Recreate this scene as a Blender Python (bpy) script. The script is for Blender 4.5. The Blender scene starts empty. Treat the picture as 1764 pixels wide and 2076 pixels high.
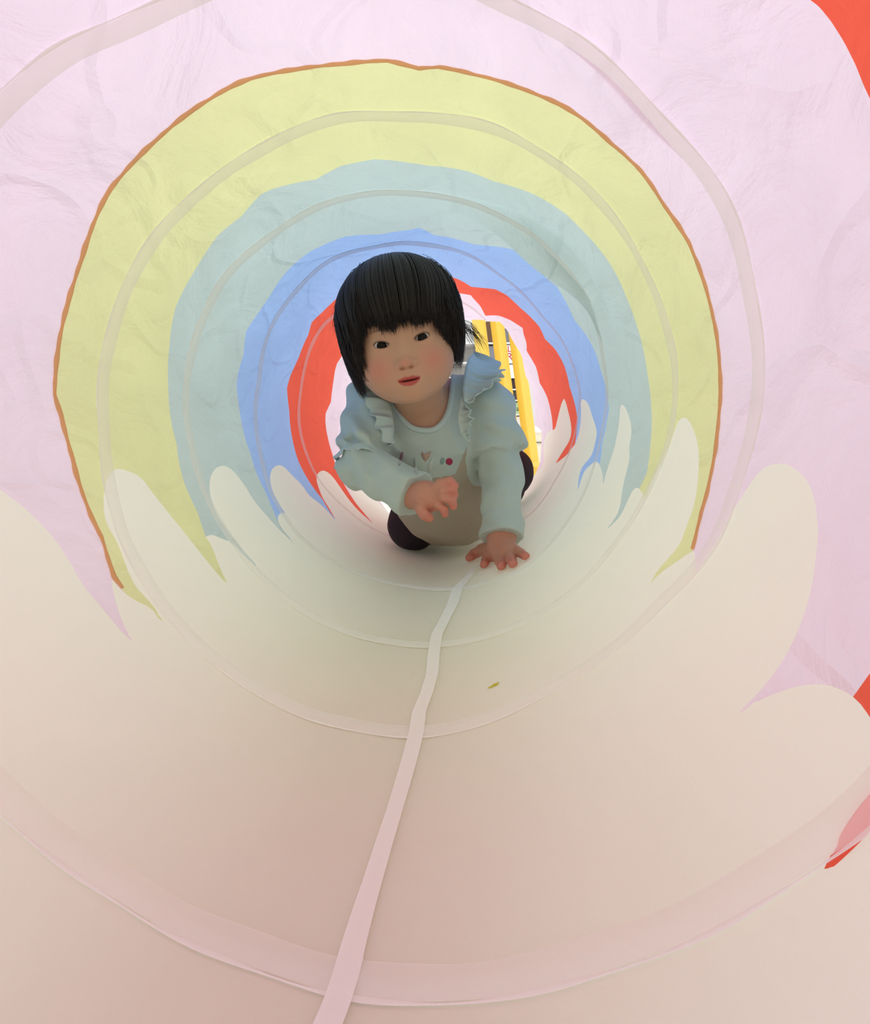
import bpy, math, random
import numpy as np
from mathutils import Vector, Matrix
random.seed(7); rng = np.random.default_rng(7)
scene = bpy.context.scene
COL = scene.collection

# ------------------------------------------------------------------ camera
R = 0.235                                   # tunnel radius
CAM = np.array([0.054, 0.0, 0.200])
F = 1500.0                                  # focal length in px of the 1764 x 2076 frame
YAW = math.atan(0.0387 * math.cos(math.atan(0.102))); PIT = math.atan(0.102)
c_f = np.array([-math.sin(YAW) * math.cos(PIT), math.cos(YAW) * math.cos(PIT), -math.sin(PIT)])
c_r = np.array([math.cos(YAW), math.sin(YAW), 0.0])
c_u = np.cross(c_r, c_f)
cam_data = bpy.data.cameras.new('camera')
cam_data.sensor_fit = 'VERTICAL'; cam_data.sensor_height = 24.0
cam_data.lens = 24.0 * F / 2076.0
cam_data.clip_start = 0.01
cam = bpy.data.objects.new('camera', cam_data); COL.objects.link(cam)
cam.matrix_world = Matrix(((c_r[0], c_u[0], -c_f[0], CAM[0]), (c_r[1], c_u[1], -c_f[1], CAM[1]),
                           (c_r[2], c_u[2], -c_f[2], CAM[2]), (0, 0, 0, 1)))
scene.camera = cam

# ------------------------------------------------------------------ world, lights, exposure
world = bpy.data.worlds.new('world'); scene.world = world; world.use_nodes = True
bg = world.node_tree.nodes['Background']
bg.inputs['Color'].default_value = (0.90, 0.97, 1.0, 1); bg.inputs['Strength'].default_value = 1.12

def area(name, loc, size, power, color, rot=(0, 0, 0), size_y=None):
    l = bpy.data.lights.new(name, 'AREA'); l.energy = power; l.color = color
    l.size = size
    if size_y: l.shape = 'RECTANGLE'; l.size_y = size_y
    o = bpy.data.objects.new(name, l); COL.objects.link(o)
    o.location = loc; o.rotation_euler = rot
    return o
area('ceiling_lamp', (0.1, 0.9, 2.75), 2.6, 34, (0.98, 1.0, 0.98), (0, 0, 0), 3.4)
scene.view_settings.view_transform = 'Standard'; scene.view_settings.look = 'None'
scene.view_settings.exposure = 0.16; scene.view_settings.gamma = 1.0
scene.view_settings.use_curve_mapping = False
cy = scene.cycles
cy.max_bounces = 16; cy.diffuse_bounces = 12; cy.glossy_bounces = 3; cy.transmission_bounces = 8
cy.transparent_max_bounces = 12; cy.use_denoising = True; cy.sample_clamp_indirect = 6.0
cy.caustics_reflective = False; cy.caustics_refractive = False

# ------------------------------------------------------------------ helpers
def link(o, parent=None):
    COL.objects.link(o)
    if parent is not None: o.parent = parent
    return o
def tag(o, label=None, cat=None, group=None, kind=None):
    for k, v in (('label', label), ('category', cat), ('group', group), ('kind', kind)):
        if v: o[k] = v
    return o
def empty(name, loc=(0, 0, 0)):
    o = bpy.data.objects.new(name, None); o.location = loc; o.empty_display_size = 0.05
    return link(o)
def mesh_np(name, V, Fc, mats, parent=None, smooth=True, fmat=None):
    """V (n,3) world coordinates, Fc a list of index tuples or an (m,k) array; parent is an empty with no rotation"""
    V = np.asarray(V, dtype=np.float64)
    if parent is not None:
        p = parent; off = np.zeros(3)
        while p is not None:
            off += np.array(p.location); p = p.parent
        V = V - off
    me = bpy.data.meshes.new(name)
    if isinstance(Fc, np.ndarray) and len(Fc):
        k = Fc.shape[1]; m = Fc.shape[0]
        me.vertices.add(len(V)); me.vertices.foreach_set('co', V.astype(np.float32).ravel())
        me.loops.add(m * k); me.loops.foreach_set('vertex_index', Fc.astype(np.int32).ravel())
        me.polygons.add(m); me.polygons.foreach_set('loop_start', np.arange(0, m * k, k, dtype=np.int32))
        me.update(calc_edges=True); me.validate()
    else:
        me.from_pydata([tuple(v) for v in V], [], [tuple(int(i) for i in f) for f in Fc]); me.update()
    if smooth: me.polygons.foreach_set('use_smooth', [True] * len(me.polygons))
    for m_ in (mats if isinstance(mats, (list, tuple)) else [mats]): me.materials.append(m_)
    if fmat is not None: me.polygons.foreach_set('material_index', fmat)
    o = bpy.data.objects.new(name, me)
    return link(o, parent)

def P(px, py, d):
    """world point seen at pixel (px,py) at distance d along the view axis"""
    return CAM + d * (c_f + c_r * (px - 882.0) / F - c_u * (py - 1038.0) / F)

def lin(c):
    c = np.array(c, float) / 255.0
    return tuple(np.where(c <= 0.04045, c / 12.92, ((c + 0.055) / 1.055) ** 2.4)) + (1.0,)

def mat_new(name):
    m = bpy.data.materials.new(name); m.use_nodes = True
    nt = m.node_tree; nt.nodes.clear()
    out = nt.nodes.new('ShaderNodeOutputMaterial')
    return m, nt, out
def simple_mat(name, col, rough=0.6, bump=0.0, scale=200, sheen=0.0, vary=0.0, spec=0.5):
    m, nt, out = mat_new(name)
    b = nt.nodes.new('ShaderNodeBsdfPrincipled'); b.inputs['Base Color'].default_value = lin(col)
    b.inputs['Roughness'].default_value = rough
    b.inputs['Specular IOR Level'].default_value = spec
    if sheen: b.inputs['Sheen Weight'].default_value = sheen
    tc = nt.nodes.new('ShaderNodeTexCoord')
    n = nt.nodes.new('ShaderNodeTexNoise'); n.inputs['Scale'].default_value = scale; n.inputs['Detail'].default_value = 4
    nt.links.new(tc.outputs['Object'], n.inputs['Vector'])
    if vary:
        mx = nt.nodes.new('ShaderNodeMix'); mx.data_type = 'RGBA'
        c = lin(col); mx.inputs[6].default_value = tuple(x * (1 - vary) for x in c[:3]) + (1,)
        mx.inputs[7].default_value = tuple(min(1, x * (1 + vary)) for x in c[:3]) + (1,)
        nt.links.new(n.outputs['Fac'], mx.inputs[0]); nt.links.new(mx.outputs[2], b.inputs['Base Color'])
    if bump:
        bp = nt.nodes.new('ShaderNodeBump'); bp.inputs['Strength'].default_value = bump; bp.inputs['Distance'].default_value = 0.002
        nt.links.new(n.outputs['Fac'], bp.inputs['Height']); nt.links.new(bp.outputs['Normal'], b.inputs['Normal'])
    nt.links.new(b.outputs[0], out.inputs[0])
    return m

def cloth_mat(name, col, trans=0.5, alpha=1.0, bump=0.8, gloss=0.06, tcol=None, vary=0.09, spot=(0.0, 0.0, 0.0)):
    """thin translucent nylon: diffuse + translucent, crinkled, a little sheen of gloss"""
    m, nt, out = mat_new(name); N = nt.nodes; L = nt.links
    tc = N.new('ShaderNodeTexCoord')
    mp = N.new('ShaderNodeMapping'); mp.inputs['Scale'].default_value = (1, 0.55, 1); L.new(tc.outputs['Object'], mp.inputs['Vector'])
    n1 = N.new('ShaderNodeTexNoise'); n1.inputs['Scale'].default_value = 13; n1.inputs['Detail'].default_value = 6
    n1.inputs['Distortion'].default_value = 1.2; n1.inputs['Roughness'].default_value = 0.55
    L.new(mp.outputs[0], n1.inputs['Vector'])
    n2 = N.new('ShaderNodeTexVoronoi'); n2.feature = 'DISTANCE_TO_EDGE'; n2.inputs['Scale'].default_value = 9
    wv = N.new('ShaderNodeTexNoise'); wv.inputs['Scale'].default_value = 6; L.new(mp.outputs[0], wv.inputs['Vector'])
    ad = N.new('ShaderNodeMix'); ad.data_type = 'RGBA'; ad.inputs[0].default_value = 0.25
    L.new(mp.outputs[0], ad.inputs[6]); L.new(wv.outputs['Color'], ad.inputs[7]); L.new(ad.outputs[2], n2.inputs['Vector'])
    rm = N.new('ShaderNodeMapRange'); rm.inputs['From Max'].default_value = 0.07; L.new(n2.outputs['Distance'], rm.inputs['Value'])
    mm = N.new('ShaderNodeMath'); mm.operation = 'MULTIPLY_ADD'; mm.inputs[1].default_value = 0.22
    L.new(rm.outputs[0], mm.inputs[0]); L.new(n1.outputs['Fac'], mm.inputs[2])
    n3 = N.new('ShaderNodeTexNoise'); n3.inputs['Scale'].default_value = 420; n3.inputs['Detail'].default_value = 2
    L.new(tc.outputs['Object'], n3.inputs['Vector'])
    m3 = N.new('ShaderNodeMath'); m3.operation = 'MULTIPLY_ADD'; m3.inputs[1].default_value = 0.03
    L.new(n3.outputs['Fac'], m3.inputs[0]); L.new(mm.outputs[0], m3.inputs[2])
    bp = N.new('ShaderNodeBump'); bp.inputs['Strength'].default_value = bump; bp.inputs['Distance'].default_value = 0.012
    L.new(m3.outputs[0], bp.inputs['Height'])
    c = lin(col); t = lin(tcol or col)
    def varied(cc):
        mx = N.new('ShaderNodeMix'); mx.data_type = 'RGBA'
        mx.inputs[6].default_value = tuple(x * (1 - vary) for x in cc[:3]) + (1,)
        mx.inputs[7].default_value = tuple(min(1, x * (1 + vary)) for x in cc[:3]) + (1,)
        L.new(n1.outputs['Fac'], mx.inputs[0]); return mx.outputs[2]
    df = N.new('ShaderNodeBsdfDiffuse'); L.new(varied(c), df.inputs['Color']); L.new(bp.outputs[0], df.inputs['Normal'])
    tr = N.new('ShaderNodeBsdfTranslucent'); L.new(varied(t), tr.inputs['Color']); L.new(bp.outputs[0], tr.inputs['Normal'])
    mx = N.new('ShaderNodeMixShader'); mx.inputs[0].default_value = trans
    L.new(df.outputs[0], mx.inputs[1]); L.new(tr.outputs[0], mx.inputs[2])
    gl = N.new('ShaderNodeBsdfGlossy'); gl.inputs['Roughness'].default_value = 0.38; L.new(bp.outputs[0], gl.inputs['Normal'])
    mg = N.new('ShaderNodeMixShader'); mg.inputs[0].default_value = gloss
    L.new(mx.outputs[0], mg.inputs[1]); L.new(gl.outputs[0], mg.inputs[2])
    last = mg
    if alpha < 1:
        tp = N.new('ShaderNodeBsdfTransparent'); ma = N.new('ShaderNodeMixShader'); ma.inputs[0].default_value = alpha
        L.new(tp.outputs[0], ma.inputs[1]); L.new(mg.outputs[0], ma.inputs[2]); last = ma
    L.new(last.outputs[0], out.inputs[0])
    return m

M_pink = cloth_mat('pink_nylon', (238, 207, 220), tcol=(246, 230, 246))
M_yellow = cloth_mat('yellow_nylon', (224, 220, 160), tcol=(232, 232, 178))
M_mint = cloth_mat('mint_nylon', (188, 203, 199), tcol=(198, 214, 213))
M_blue = cloth_mat('blue_nylon', (160, 188, 238), tcol=(164, 196, 250))
M_red = cloth_mat('red_nylon', (238, 88, 64), tcol=(250, 96, 72))
M_cream = cloth_mat('cream_nylon', (247, 246, 233), tcol=(249, 249, 238), trans=0.34, bump=0.10, vary=0.02, gloss=0.03)
M_orange = cloth_mat('orange_binding', (232, 184, 130), trans=0.5, bump=0.2, gloss=0.02)
M_sleeve = cloth_mat('white_sleeve', (254, 255, 251), tcol=(254, 255, 252), alpha=0.60, bump=0.1, trans=0.12, vary=0.0, gloss=0.02)
M_sleeve_edge = cloth_mat('white_sleeve_edge', (254, 255, 251), tcol=(254, 255, 252), alpha=0.8, bump=0.1, trans=0.05, vary=0.0, gloss=0.02)
M_strip = cloth_mat('white_seam_tape', (254, 255, 252), vary=0.0, alpha=0.85, bump=0.08, gloss=0.04, trans=0.03)

# ------------------------------------------------------------------ tunnel geometry
def hitcyl(px, py, rad=R):
    px = np.asarray(px, float); py = np.asarray(py, float)
    v = c_f + c_r * ((px[..., None] - 882.0) / F) - c_u * ((py[..., None] - 1038.0) / F)
    ox, oz = CAM[0], CAM[2] - R
    a = v[..., 0] ** 2 + v[..., 2] ** 2; b = 2 * (ox * v[..., 0] + oz * v[..., 2]); c = ox * ox + oz * oz - rad * rad
    t = (-b + np.sqrt(b * b - 4 * a * c)) / (2 * a)
    x = ox + t * v[..., 0]; z = oz + t * v[..., 2]
    th = np.arctan2(x, -z)              # 0 at the bottom, +pi/2 right, +-pi at the top
    return th, CAM[1] + t * v[..., 1]
_k = rng.normal(size=(26, 2)); _ph = rng.uniform(0, 6.28, 26)
_kt = np.round(rng.uniform(-14, 14, 26)); _ky = rng.uniform(-45, 45, 26); _am = rng.uniform(0.2, 1.0, 26)
def gwr(a, s): return np.exp(-(a / s) ** 2)
def radius(th, y):
    w = np.zeros(np.broadcast(th, y).shape)
    for i in range(26):
        w = w + _am[i] * np.sin(_kt[i] * th + _ky[i] * y + _ph[i])
    up = 0.25 + 0.75 * (0.5 - 0.5 * np.cos(th))           # the floor is pulled taut, the roof is looser
    r = R + 0.00042 * w * up
    # the pushed-in crease in the mint section, upper right
    for (qx, qy, L_, W_, A_) in creases:
        dth = (th - qx) * R; dy = y - qy
        r = r - A_ * gwr(dth, L_) * np.tanh(dy / W_) * gwr(dy, W_ * 3.0)
    return r
creases = []
for px, py, L_, W_, A_ in ((1108, 505, 0.080, 0.012, 0.030), (1290, 190, 0.05, 0.012, 0.004), (80, 320, 0.06, 0.01, 0.004)):
    _t, _y = hitcyl(px, py); creases.append((float(_t), float(_y), L_, W_, A_))
def surf(th, y, off=0.0):
    r = radius(th, y) - off
    return np.stack([r * np.sin(th), y + 0 * r, R - r * np.cos(th)], -1)

def seam_fn(pts, y_hidden=None):
    """pixel trace of a seam -> y(theta), periodic"""
    p = np.array(pts, float); th, y = hitcyl(p[:, 0], p[:, 1])
    o = np.argsort(th); th = th[o]; y = y[o]
    t3 = np.concatenate([th - 2 * np.pi, th, th + 2 * np.pi]); y3 = np.tile(y, 3)
    return lambda a: np.interp(a, t3, y3)
S_py = seam_fn([(230,1170),(205,1090),(170,1010),(145,930),(120,840),(107,800),(115,720),(135,620),(165,520),(200,430),(225,385),(275,325),(350,255),(430,205),(510,166),(600,143),(700,128),(785,120),(850,135),(890,132),(960,148),(1040,170),(1140,210),(1180,235),(1240,290),(1300,345),(1350,415),(1400,490),(1425,560),(1445,640),(1460,720),(1465,800),(1458,880),(1445,960),(1425,1040),(1408,1112),(1405,1118)])
S_ym = seam_fn([(417,1088),(400,1040),(375,980),(360,900),(343,830),(340,740),(345,700),(360,620),(400,540),(440,480),(490,440),(530,395),(550,385),(640,365),(690,335),(760,322),(830,332),(870,338),(950,345),(1000,365),(1080,390),(1150,430),(1220,510),(1270,600),(1300,680),(1312,760),(1318,820),(1318,900),(1312,960),(1296,992)])
S_mb = seam_fn([(565,1060),(540,1000),(510,920),(485,830),(480,780),(495,720),(497,670),(545,600),(575,560),(630,510),(700,480),(770,475),(830,470),(850,466),(880,480),(960,495),(1030,503),(1060,510),(1109,565),(1130,582),(1144,606),(1166,649),(1184,673),(1206,711),(1217,749),(1228,789),(1233,830),(1230,851),(1222,897),(1219,932)])
S_br = seam_fn([(682,1054),(654,1012),(626,974),(606,936),(593,891),(587,835),(583,787),(588,766),(606,724),(626,679),(633,655),(654,634),(675,613),(700,590),(760,565),(850,552),(900,556),(928,565),(955,582),(1004,587),(1028,600),(1055,625),(1076,644),(1093,662),(1106,687),(1125,708),(1144,743),(1155,784),(1165,816),(1171,851),(1167,903)])
S_rp = seam_fn([(755,1061),(731,1030),(696,978),(675,926),(665,884),(661,839),(671,815),(677,769),(685,738),(699,717),(715,690),(760,630),(850,597),(900,591),(935,595),(955,598),(966,614),(985,638),(1009,641),(1036,649),(1060,665),(1068,711),(1087,743),(1095,776),(1109,803),(1120,851),(1121,871)])
S_end = seam_fn([(790,1042),(775,1022),(757,992),(735,960),(718,910),(708,850),(712,790),(735,730),(780,680),(850,655),(952,649),(993,649),(1014,652),(1024,664),(1036,684),(1053,711),(1066,762),(1076,784),(1082,830),(1085,862),(1098,874),(1098,911),(1095,938),(1086,960),(1050,1000),(960,1040),(880,1052)])
S_near = seam_fn([(1640,-6),(1664,10),(1690,38),(1720,80),(1745,125),(1764,170),(1785,215),(1830,500),(1850,800),(1840,1100),(1800,1330),(1764,1372),(1735,1413)])
_sn = S_near
def S_near(a):
    b = 0.292 + 0.004 * np.sin(5 * a)
    w = np.clip((np.abs(a - 1.75) - 1.0) / 0.5, 0, 1)      # traced on the right side, round elsewhere
    return _sn(a) * (1 - w) + b * w
S_n2 = lambda a: 0.085 + 0.004 * np.sin(4 * a)
S_n3 = lambda a: -0.125 + 0.004 * np.sin(6 * a)
S_mouth = lambda a: -0.36 + 0 * a

# outline of the cream cloud print, traced near -> far on the left, far -> near on the right
cl_left = [(0,990),(30,1015),(60,1040),(110,1095),(140,1140),(165,1185),(210,1235),(245,1280),(270,1303),(252,1268),(238,1230),(228,1190),(227,1172),
 (240,1190),(270,1215),(305,1230),(320,1250),(340,1275),(320,1240),(300,1215),(275,1190),(258,1155),(240,1100),(222,1070),(213,1045),(211,1000),(218,965),(232,950),(250,952),(285,965),(310,1000),(350,1050),(400,1110),(440,1160),(465,1188),(447,1150),(432,1110),(417,1088),
 (428,1084),(440,1088),(452,1094),(468,1098),(496,1130),(534,1159),(500,1126),(470,1088),(445,1055),(430,1020),(424,981),(431,953),(448,943),(468,949),(492,977),(516,1020),(555,1064),(579,1086),(601,1106),(573,1074),(564,1060),(562,1046),(570,1040),
 (578,1040),(565,1020),(555,1001),(547,975),(548,955),(559,943),(575,943),(595,965),(615,985),(625,1003),(651,1022),(667,1038),(684,1058),
 (670,1034),(654,1010),(645,985),(641,967),(647,956),(658,953),(672,964),(689,988),(710,1016),(731,1040),(757,1063),(735,1036),(716,1012),(704,981),(704,962),(713,956),(727,966),(745,990),(765,1015),(790,1040)]
cl_right = [(1690,1740),(1764,1668),(1764,1640),(1710,1705),(1700,1735),(1668,1782)]
cl_right = [(1086,960),(1092,956),(1103,940),(1102,913),(1106,885),(1115,873),(1127,871),(1131,849),(1137,817),(1142,808),(1149,819),(1159,865),(1157,889),(1143,909),(1125,940),(1151,922),(1163,906),(1168,901),
 (1175,881),(1178,849),(1176,812),(1182,808),(1195,821),(1203,841),(1212,873),(1207,897),(1199,925),(1183,944),(1176,962),(1172,996),(1181,966),(1187,952),(1199,940),(1209,934),(1217,942),(1223,960),(1222,984),
 (1231,952),(1239,929),(1247,901),(1254,853),(1255,822),(1262,820),(1270,833),(1281,869),(1273,909),(1277,929),(1267,968),(1262,996),(1258,1028),(1247,1052),(1225,1078),(1243,1062),(1259,1044),(1274,1012),(1284,992),(1293,988),(1300,994),(1309,1012),
 (1322,980),(1342,940),(1358,909),(1366,881),(1375,857),(1385,847),(1397,847),(1409,865),(1419,901),(1417,956),(1409,1020),(1393,1067),(1381,1103),(1362,1127),(1335,1157),(1316,1188),(1342,1160),(1377,1137),(1400,1120),(1409,1117),(1411,1162),
 (1425,1140),(1460,1090),(1495,1025),(1520,985),(1540,955),(1560,942),(1580,939),(1600,942),(1630,965),(1650,1000),(1658,1060),(1657,1100),(1640,1220),(1600,1320),(1550,1390),(1500,1440),(1453,1475),(1480,1457),(1540,1417),(1600,1394),(1660,1386),(1700,1395),(1740,1418),(1764,1450),
 (1795,1500),(1805,1550),(1785,1590),(1740,1640),(1712,1680),(1690,1722),(1664,1780),(1685,1764),(1715,1738),(1764,1690),(1830,1600),(1900,1500)]
def smooth_poly(pts):
    """round the traced outline but keep its needle points"""
    p = np.array(pts, float)
    for _ in range(2):
        out = [p[0]]
        for i in range(1, len(p) - 1):
            a, b, c = p[i - 1], p[i], p[i + 1]; u = b - a; v = c - b
            cs = (u @ v) / (np.linalg.norm(u) * np.linalg.norm(v) + 1e-9)
            if cs < -0.2: out.append(b)
            else: out += [b - u * 0.25, b + v * 0.25]
        out.append(p[-1]); p = np.array(out)
    return p
aL = np.stack(hitcyl(*smooth_poly(cl_left).T), 1); aR = np.stack(hitcyl(*smooth_poly(cl_right).T), 1)
th0, y0 = aL[0]; th1, y1 = aR[-1]
poly = np.concatenate([[[th0 + 0.05, -0.6]], [[th0 + 0.05, y0 - 0.06]], aL, [[aL[-1, 0], 2.4]], [[aR[0, 0], 2.4]], aR, [[th1 + 0.03, y1 - 0.03]], [[th1 + 0.05, -0.6]]])
def poly_sd(th, y):
    """signed distance (inside negative) to the cloud outline in unrolled metres"""
    Q = poly * np.array([R, 1.0]); X = th * R; Y = y
    best = np.full(X.shape, 1e9); inside = np.zeros(X.shape, bool)
    n = len(Q)
    for i in range(n):
        a = Q[i]; b = Q[(i + 1) % n]; e = b - a; L2 = e @ e
        if L2 < 1e-14: continue
        t = np.clip(((X - a[0]) * e[0] + (Y - a[1]) * e[1]) / L2, 0, 1)
        dd = (X - a[0] - t * e[0]) ** 2 + (Y - a[1] - t * e[1]) ** 2
        np.minimum(best, dd, out=best)
        c = ((a[1] > Y) != (b[1] > Y)) & (X < (b[0] - a[0]) * (Y - a[1]) / (b[1] - a[1] + 1e-30) + a[0])
        inside ^= c
    return np.where(inside, -1, 1) * np.sqrt(best)

def build_tunnel():
    NT = 720; ths = np.linspace(-np.pi, np.pi, NT + 1)
    seams = [(S_n3, S_n2, M_blue, 12), (S_n2, S_near, M_red, 30), (S_near, S_py, M_pink, 56),
             (S_py, S_ym, M_yellow, 56), (S_ym, S_mb, M_mint, 56), (S_mb, S_br, M_blue, 56), (S_br, S_rp, M_red, 56), (S_rp, S_end, M_pink, 50)]
    names = ['blue_panel', 'red_panel', 'pink_panel', 'yellow_panel', 'mint_panel', 'blue_panel', 'red_panel', 'pink_panel']
    plab = ['blue fabric ring at the near mouth', 'red fabric ring, nearest', 'wide pale pink fabric ring, nearest', 'yellow fabric ring', 'mint green fabric ring', 'blue fabric ring', 'red fabric ring behind the child', 'pale pink fabric ring at the far mouth']
    root = empty('play_tunnel', (0, 0, 0))
    tag(root, 'fabric crawl tunnel of pastel rings with cream cloud base, lying on the floor', 'play tunnel')
    creamV = []; creamF = []; cbase = 0
    for (A, B, M, nr), nm, lb in zip(seams, names, plab):
        t = np.linspace(0, 1, nr + 1)
        ya = A(ths); yb = B(ths); ya[-1] = ya[0]; yb[-1] = yb[0]
        Y = ya[:, None] * (1 - t) + yb[:, None] * t; T = np.repeat(ths[:, None], nr + 1, 1)
        sd = poly_sd(T, Y); sd = np.where(np.abs(sd) < 1e-7, 1e-7, sd)
        idx = np.arange((NT + 1) * (nr + 1)).reshape(NT + 1, nr + 1)
        a, b, c, d = idx[:-1, :-1].ravel(), idx[1:, :-1].ravel(), idx[1:, 1:].ravel(), idx[:-1, 1:].ravel()
        s = sd.ravel(); Tf = T.ravel(); Yf = Y.ravel()
        neg = (s < 0)
        cnt = neg[a].astype(int) + neg[b] + neg[c] + neg[d]
        quads = np.stack([a, b, c, d], 1)
        extraT = []; extraY = []; emap = {}
        def cut(i, j):
            k = (i, j) if i < j else (j, i)
            if k in emap: return emap[k]
            f = s[k[0]] / (s[k[0]] - s[k[1]])
            extraT.append(Tf[k[0]] + f * (Tf[k[1]] - Tf[k[0]])); extraY.append(Yf[k[0]] + f * (Yf[k[1]] - Yf[k[0]]))
            emap[k] = len(s) + len(extraT) - 1
            return emap[k]
        pos = [tuple(q) for q in quads[cnt == 0]]; ng = [tuple(q) for q in quads[cnt == 4]]
        for q in quads[(cnt > 0) & (cnt < 4)]:
            for tri in ((q[0], q[1], q[2]), (q[0], q[2], q[3])):
                pp = []; nn = []
                for k in range(3):
                    i, j = int(tri[k]), int(tri[(k + 1) % 3])
                    (nn if neg[i] else pp).append(i)
                    if neg[i] != neg[j]:
                        e = cut(i, j); pp.append(e); nn.append(e)
                if len(pp) >= 3: pos.append(tuple(pp))
                if len(nn) >= 3: ng.append(tuple(nn))
        TT = np.concatenate([Tf, np.array(extraT)]); YY = np.concatenate([Yf, np.array(extraY)])
        V = surf(TT, YY)
        def compact(faces):
            used = np.unique(np.concatenate([np.array(f) for f in faces])); mp = np.full(len(V), -1); mp[used] = np.arange(len(used))
            return V[used], [tuple(mp[list(f)]) for f in faces]
        if pos:
            v, f = compact(pos); o = mesh_np(nm, v, f, M, root); tag(o, lb)
            o['label'] = lb
        if ng:
            v, f = compact(ng); creamV.append(v); creamF += [tuple(i + cbase for i in q) for q in f]; cbase += len(v)
    o = mesh_np('cloud_base', np.concatenate(creamV), creamF, M_cream, root)
    o['label'] = 'cream cloud-shaped printed floor area with pointed scalloped edges'
    # merge the doubled verts of the joined base
    import bmesh
    bm = bmesh.new(); bm.from_mesh(o.data); bmesh.ops.remove_doubles(bm, verts=bm.verts, dist=1e-6); bm.to_mesh(o.data); bm.free()
    # orange overlock binding on the pink / yellow seam, where no cloud covers it
    tt = np.linspace(-np.pi, np.pi, 1441); yy = S_py(tt); vis = poly_sd(tt, yy) > 0.001
    w = 0.0021 + 0.0006 * np.sin(37 * tt) + 0.0004 * np.sin(91 * tt + 1)
    prof = [(-1, 0.0006), (-0.5, 0.0018), (0, 0.0022), (0.5, 0.0018), (1, 0.0006)]
    V = np.concatenate([surf(tt, yy - p[0] * w * (1.2 + 0.0 * tt), p[1])[:, None] for p in prof], 1).reshape(-1, 3)
    Fq = []
    n = len(prof)
    for i in range(len(tt) - 1):
        if vis[i] and vis[i + 1]:
            for j in range(n - 1): Fq.append((i * n + j, (i + 1) * n + j, (i + 1) * n + j + 1, i * n + j + 1))
    o = mesh_np('seam_binding', V, Fq, M_orange, root); o['label'] = 'orange-brown stitched binding'
    # helical wire in its sleeve
    hel = [(1900,1480),(1764,1625),(1600,1745),(1400,1865),(1150,1955),(900,1992),(700,1980),(450,1900),(250,1790),(100,1690),(0,1605),(-120,1480),(-330,1100),(-330,700),(-150,390),(0,212),(115,125),(230,72),(400,-10),(700,-95),(880,-60),(1012,-2),(1130,66),(1230,145),(1310,213),(1390,300),(1450,390),(1497,500),(1525,600),(1538,700),(1535,800),(1517,900),(1490,1000),(1458,1085),(1400,1165),(1338,1222),(1254,1305),(1104,1400),(980,1458),(860,1485),(750,1478),(640,1452),(520,1395),(400,1305),(330,1225),(275,1140),(235,1030),(213,930),(209,850),(212,770),(232,660),(280,540),(350,440),(430,370),(560,285),(680,243),(780,234),(900,243),(1000,265),(1100,312),(1180,372),(1250,450),(1310,550),(1350,650),(1368,730),(1371,800),(1362,870),(1340,945),(1290,1040),(1240,1110),(1163,1200),(1064,1260),(960,1297),(880,1308),(780,1300),(700,1278),(620,1240),(540,1180),(480,1110),(425,1020),(395,930),(380,850),(380,760),(400,670),(440,590),(500,510),(600,440),(700,402),(800,390),(900,400),(1000,430),(1060,460),(1110,503),(1160,560),(1200,630),(1222,720),(1230,800),(1220,880),(1200,960),(1150,1060),(1080,1140),(1000,1178),(910,1195),(820,1188),(740,1168),(660,1130),(600,1080),(555,1010),(530,930),(518,860),(522,780),(540,690),(590,600),(650,545),(740,505),(850,493),(940,512),(1015,555),(1071,600),(1109,649),(1149,700),(1168,749),(1176,789),(1174,835),(1162,900),(1130,970),(1080,1040),(1000,1085),(900,1105),(800,1090),(710,1040),(660,990),(633,950),(609,880),(606,821),(613,759),(633,697),(656,655),(720,610),(800,590),(880,590),(960,625),(1020,680),(1060,760),(1078,850),(1060,940),(1000,1010),(900,1060),(800,1045)]
    h = np.array(hel, float); th, y = hitcyl(h[:, 0], h[:, 1]); th = -np.unwrap(-th)
    # resample evenly in theta with a light smoothing
    if th[-1] < th[0]: th = -th; flip = -1
    else: flip = 1
    order = np.argsort(th); th = th[order]; y = y[order]
    tt = np.arange(th[0], th[-1], 0.012); yy = np.interp(tt, th, y)
    ker = np.hanning(17); ker /= ker.sum(); yp = np.pad(yy, 8, mode='edge'); yy = np.convolve(yp, ker, 'valid')
    # continue the helix to the near mouth
    pitch = 0.205
    tb = np.arange(tt[0] - 2 * np.pi * 2.6, tt[0], 0.012); yb = yy[0] + (tb - tt[0]) / (2 * np.pi) * pitch
    ok = yb > -0.10; tt = np.concatenate([tb[ok], tt]); yy = np.concatenate([yb[ok], yy])
    ta = flip * tt
    ke = yy < S_end((ta + np.pi) % (2 * np.pi) - np.pi) - 0.014; ke &= tt < (tt[~ke & (tt > 0)].min() if (~ke & (tt > 0)).any() else 1e9); tt = tt[ke]; yy = yy[ke]; ta = ta[ke]
    def ribbon(name, lo, hi, offs, M, lb):
        k = len(offs); us = np.linspace(lo, hi, k)
        V = np.concatenate([surf(ta, yy + us[j] + 0.0006 * np.sin(23 * tt + 5 * j) * (j in (0, k - 1)), offs[j])[:, None] for j in range(k)], 1).reshape(-1, 3)
        n_ = len(ta); i = np.arange(n_ - 1)[:, None] * k; j = np.arange(k - 1)[None, :]
        q = np.stack([i + j, i + k + j, i + k + j + 1, i + j + 1], -1).reshape(-1, 4)
        o = mesh_np(name, V, q, M, root); o['label'] = lb; return o
    ribbon('wire_sleeve', -0.0095, 0.0095, [0.0006, 0.0012, 0.0017, 0.0019, 0.0017, 0.0012, 0.0006], M_sleeve, 'translucent whitish sleeve band winding around the tunnel')
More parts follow.
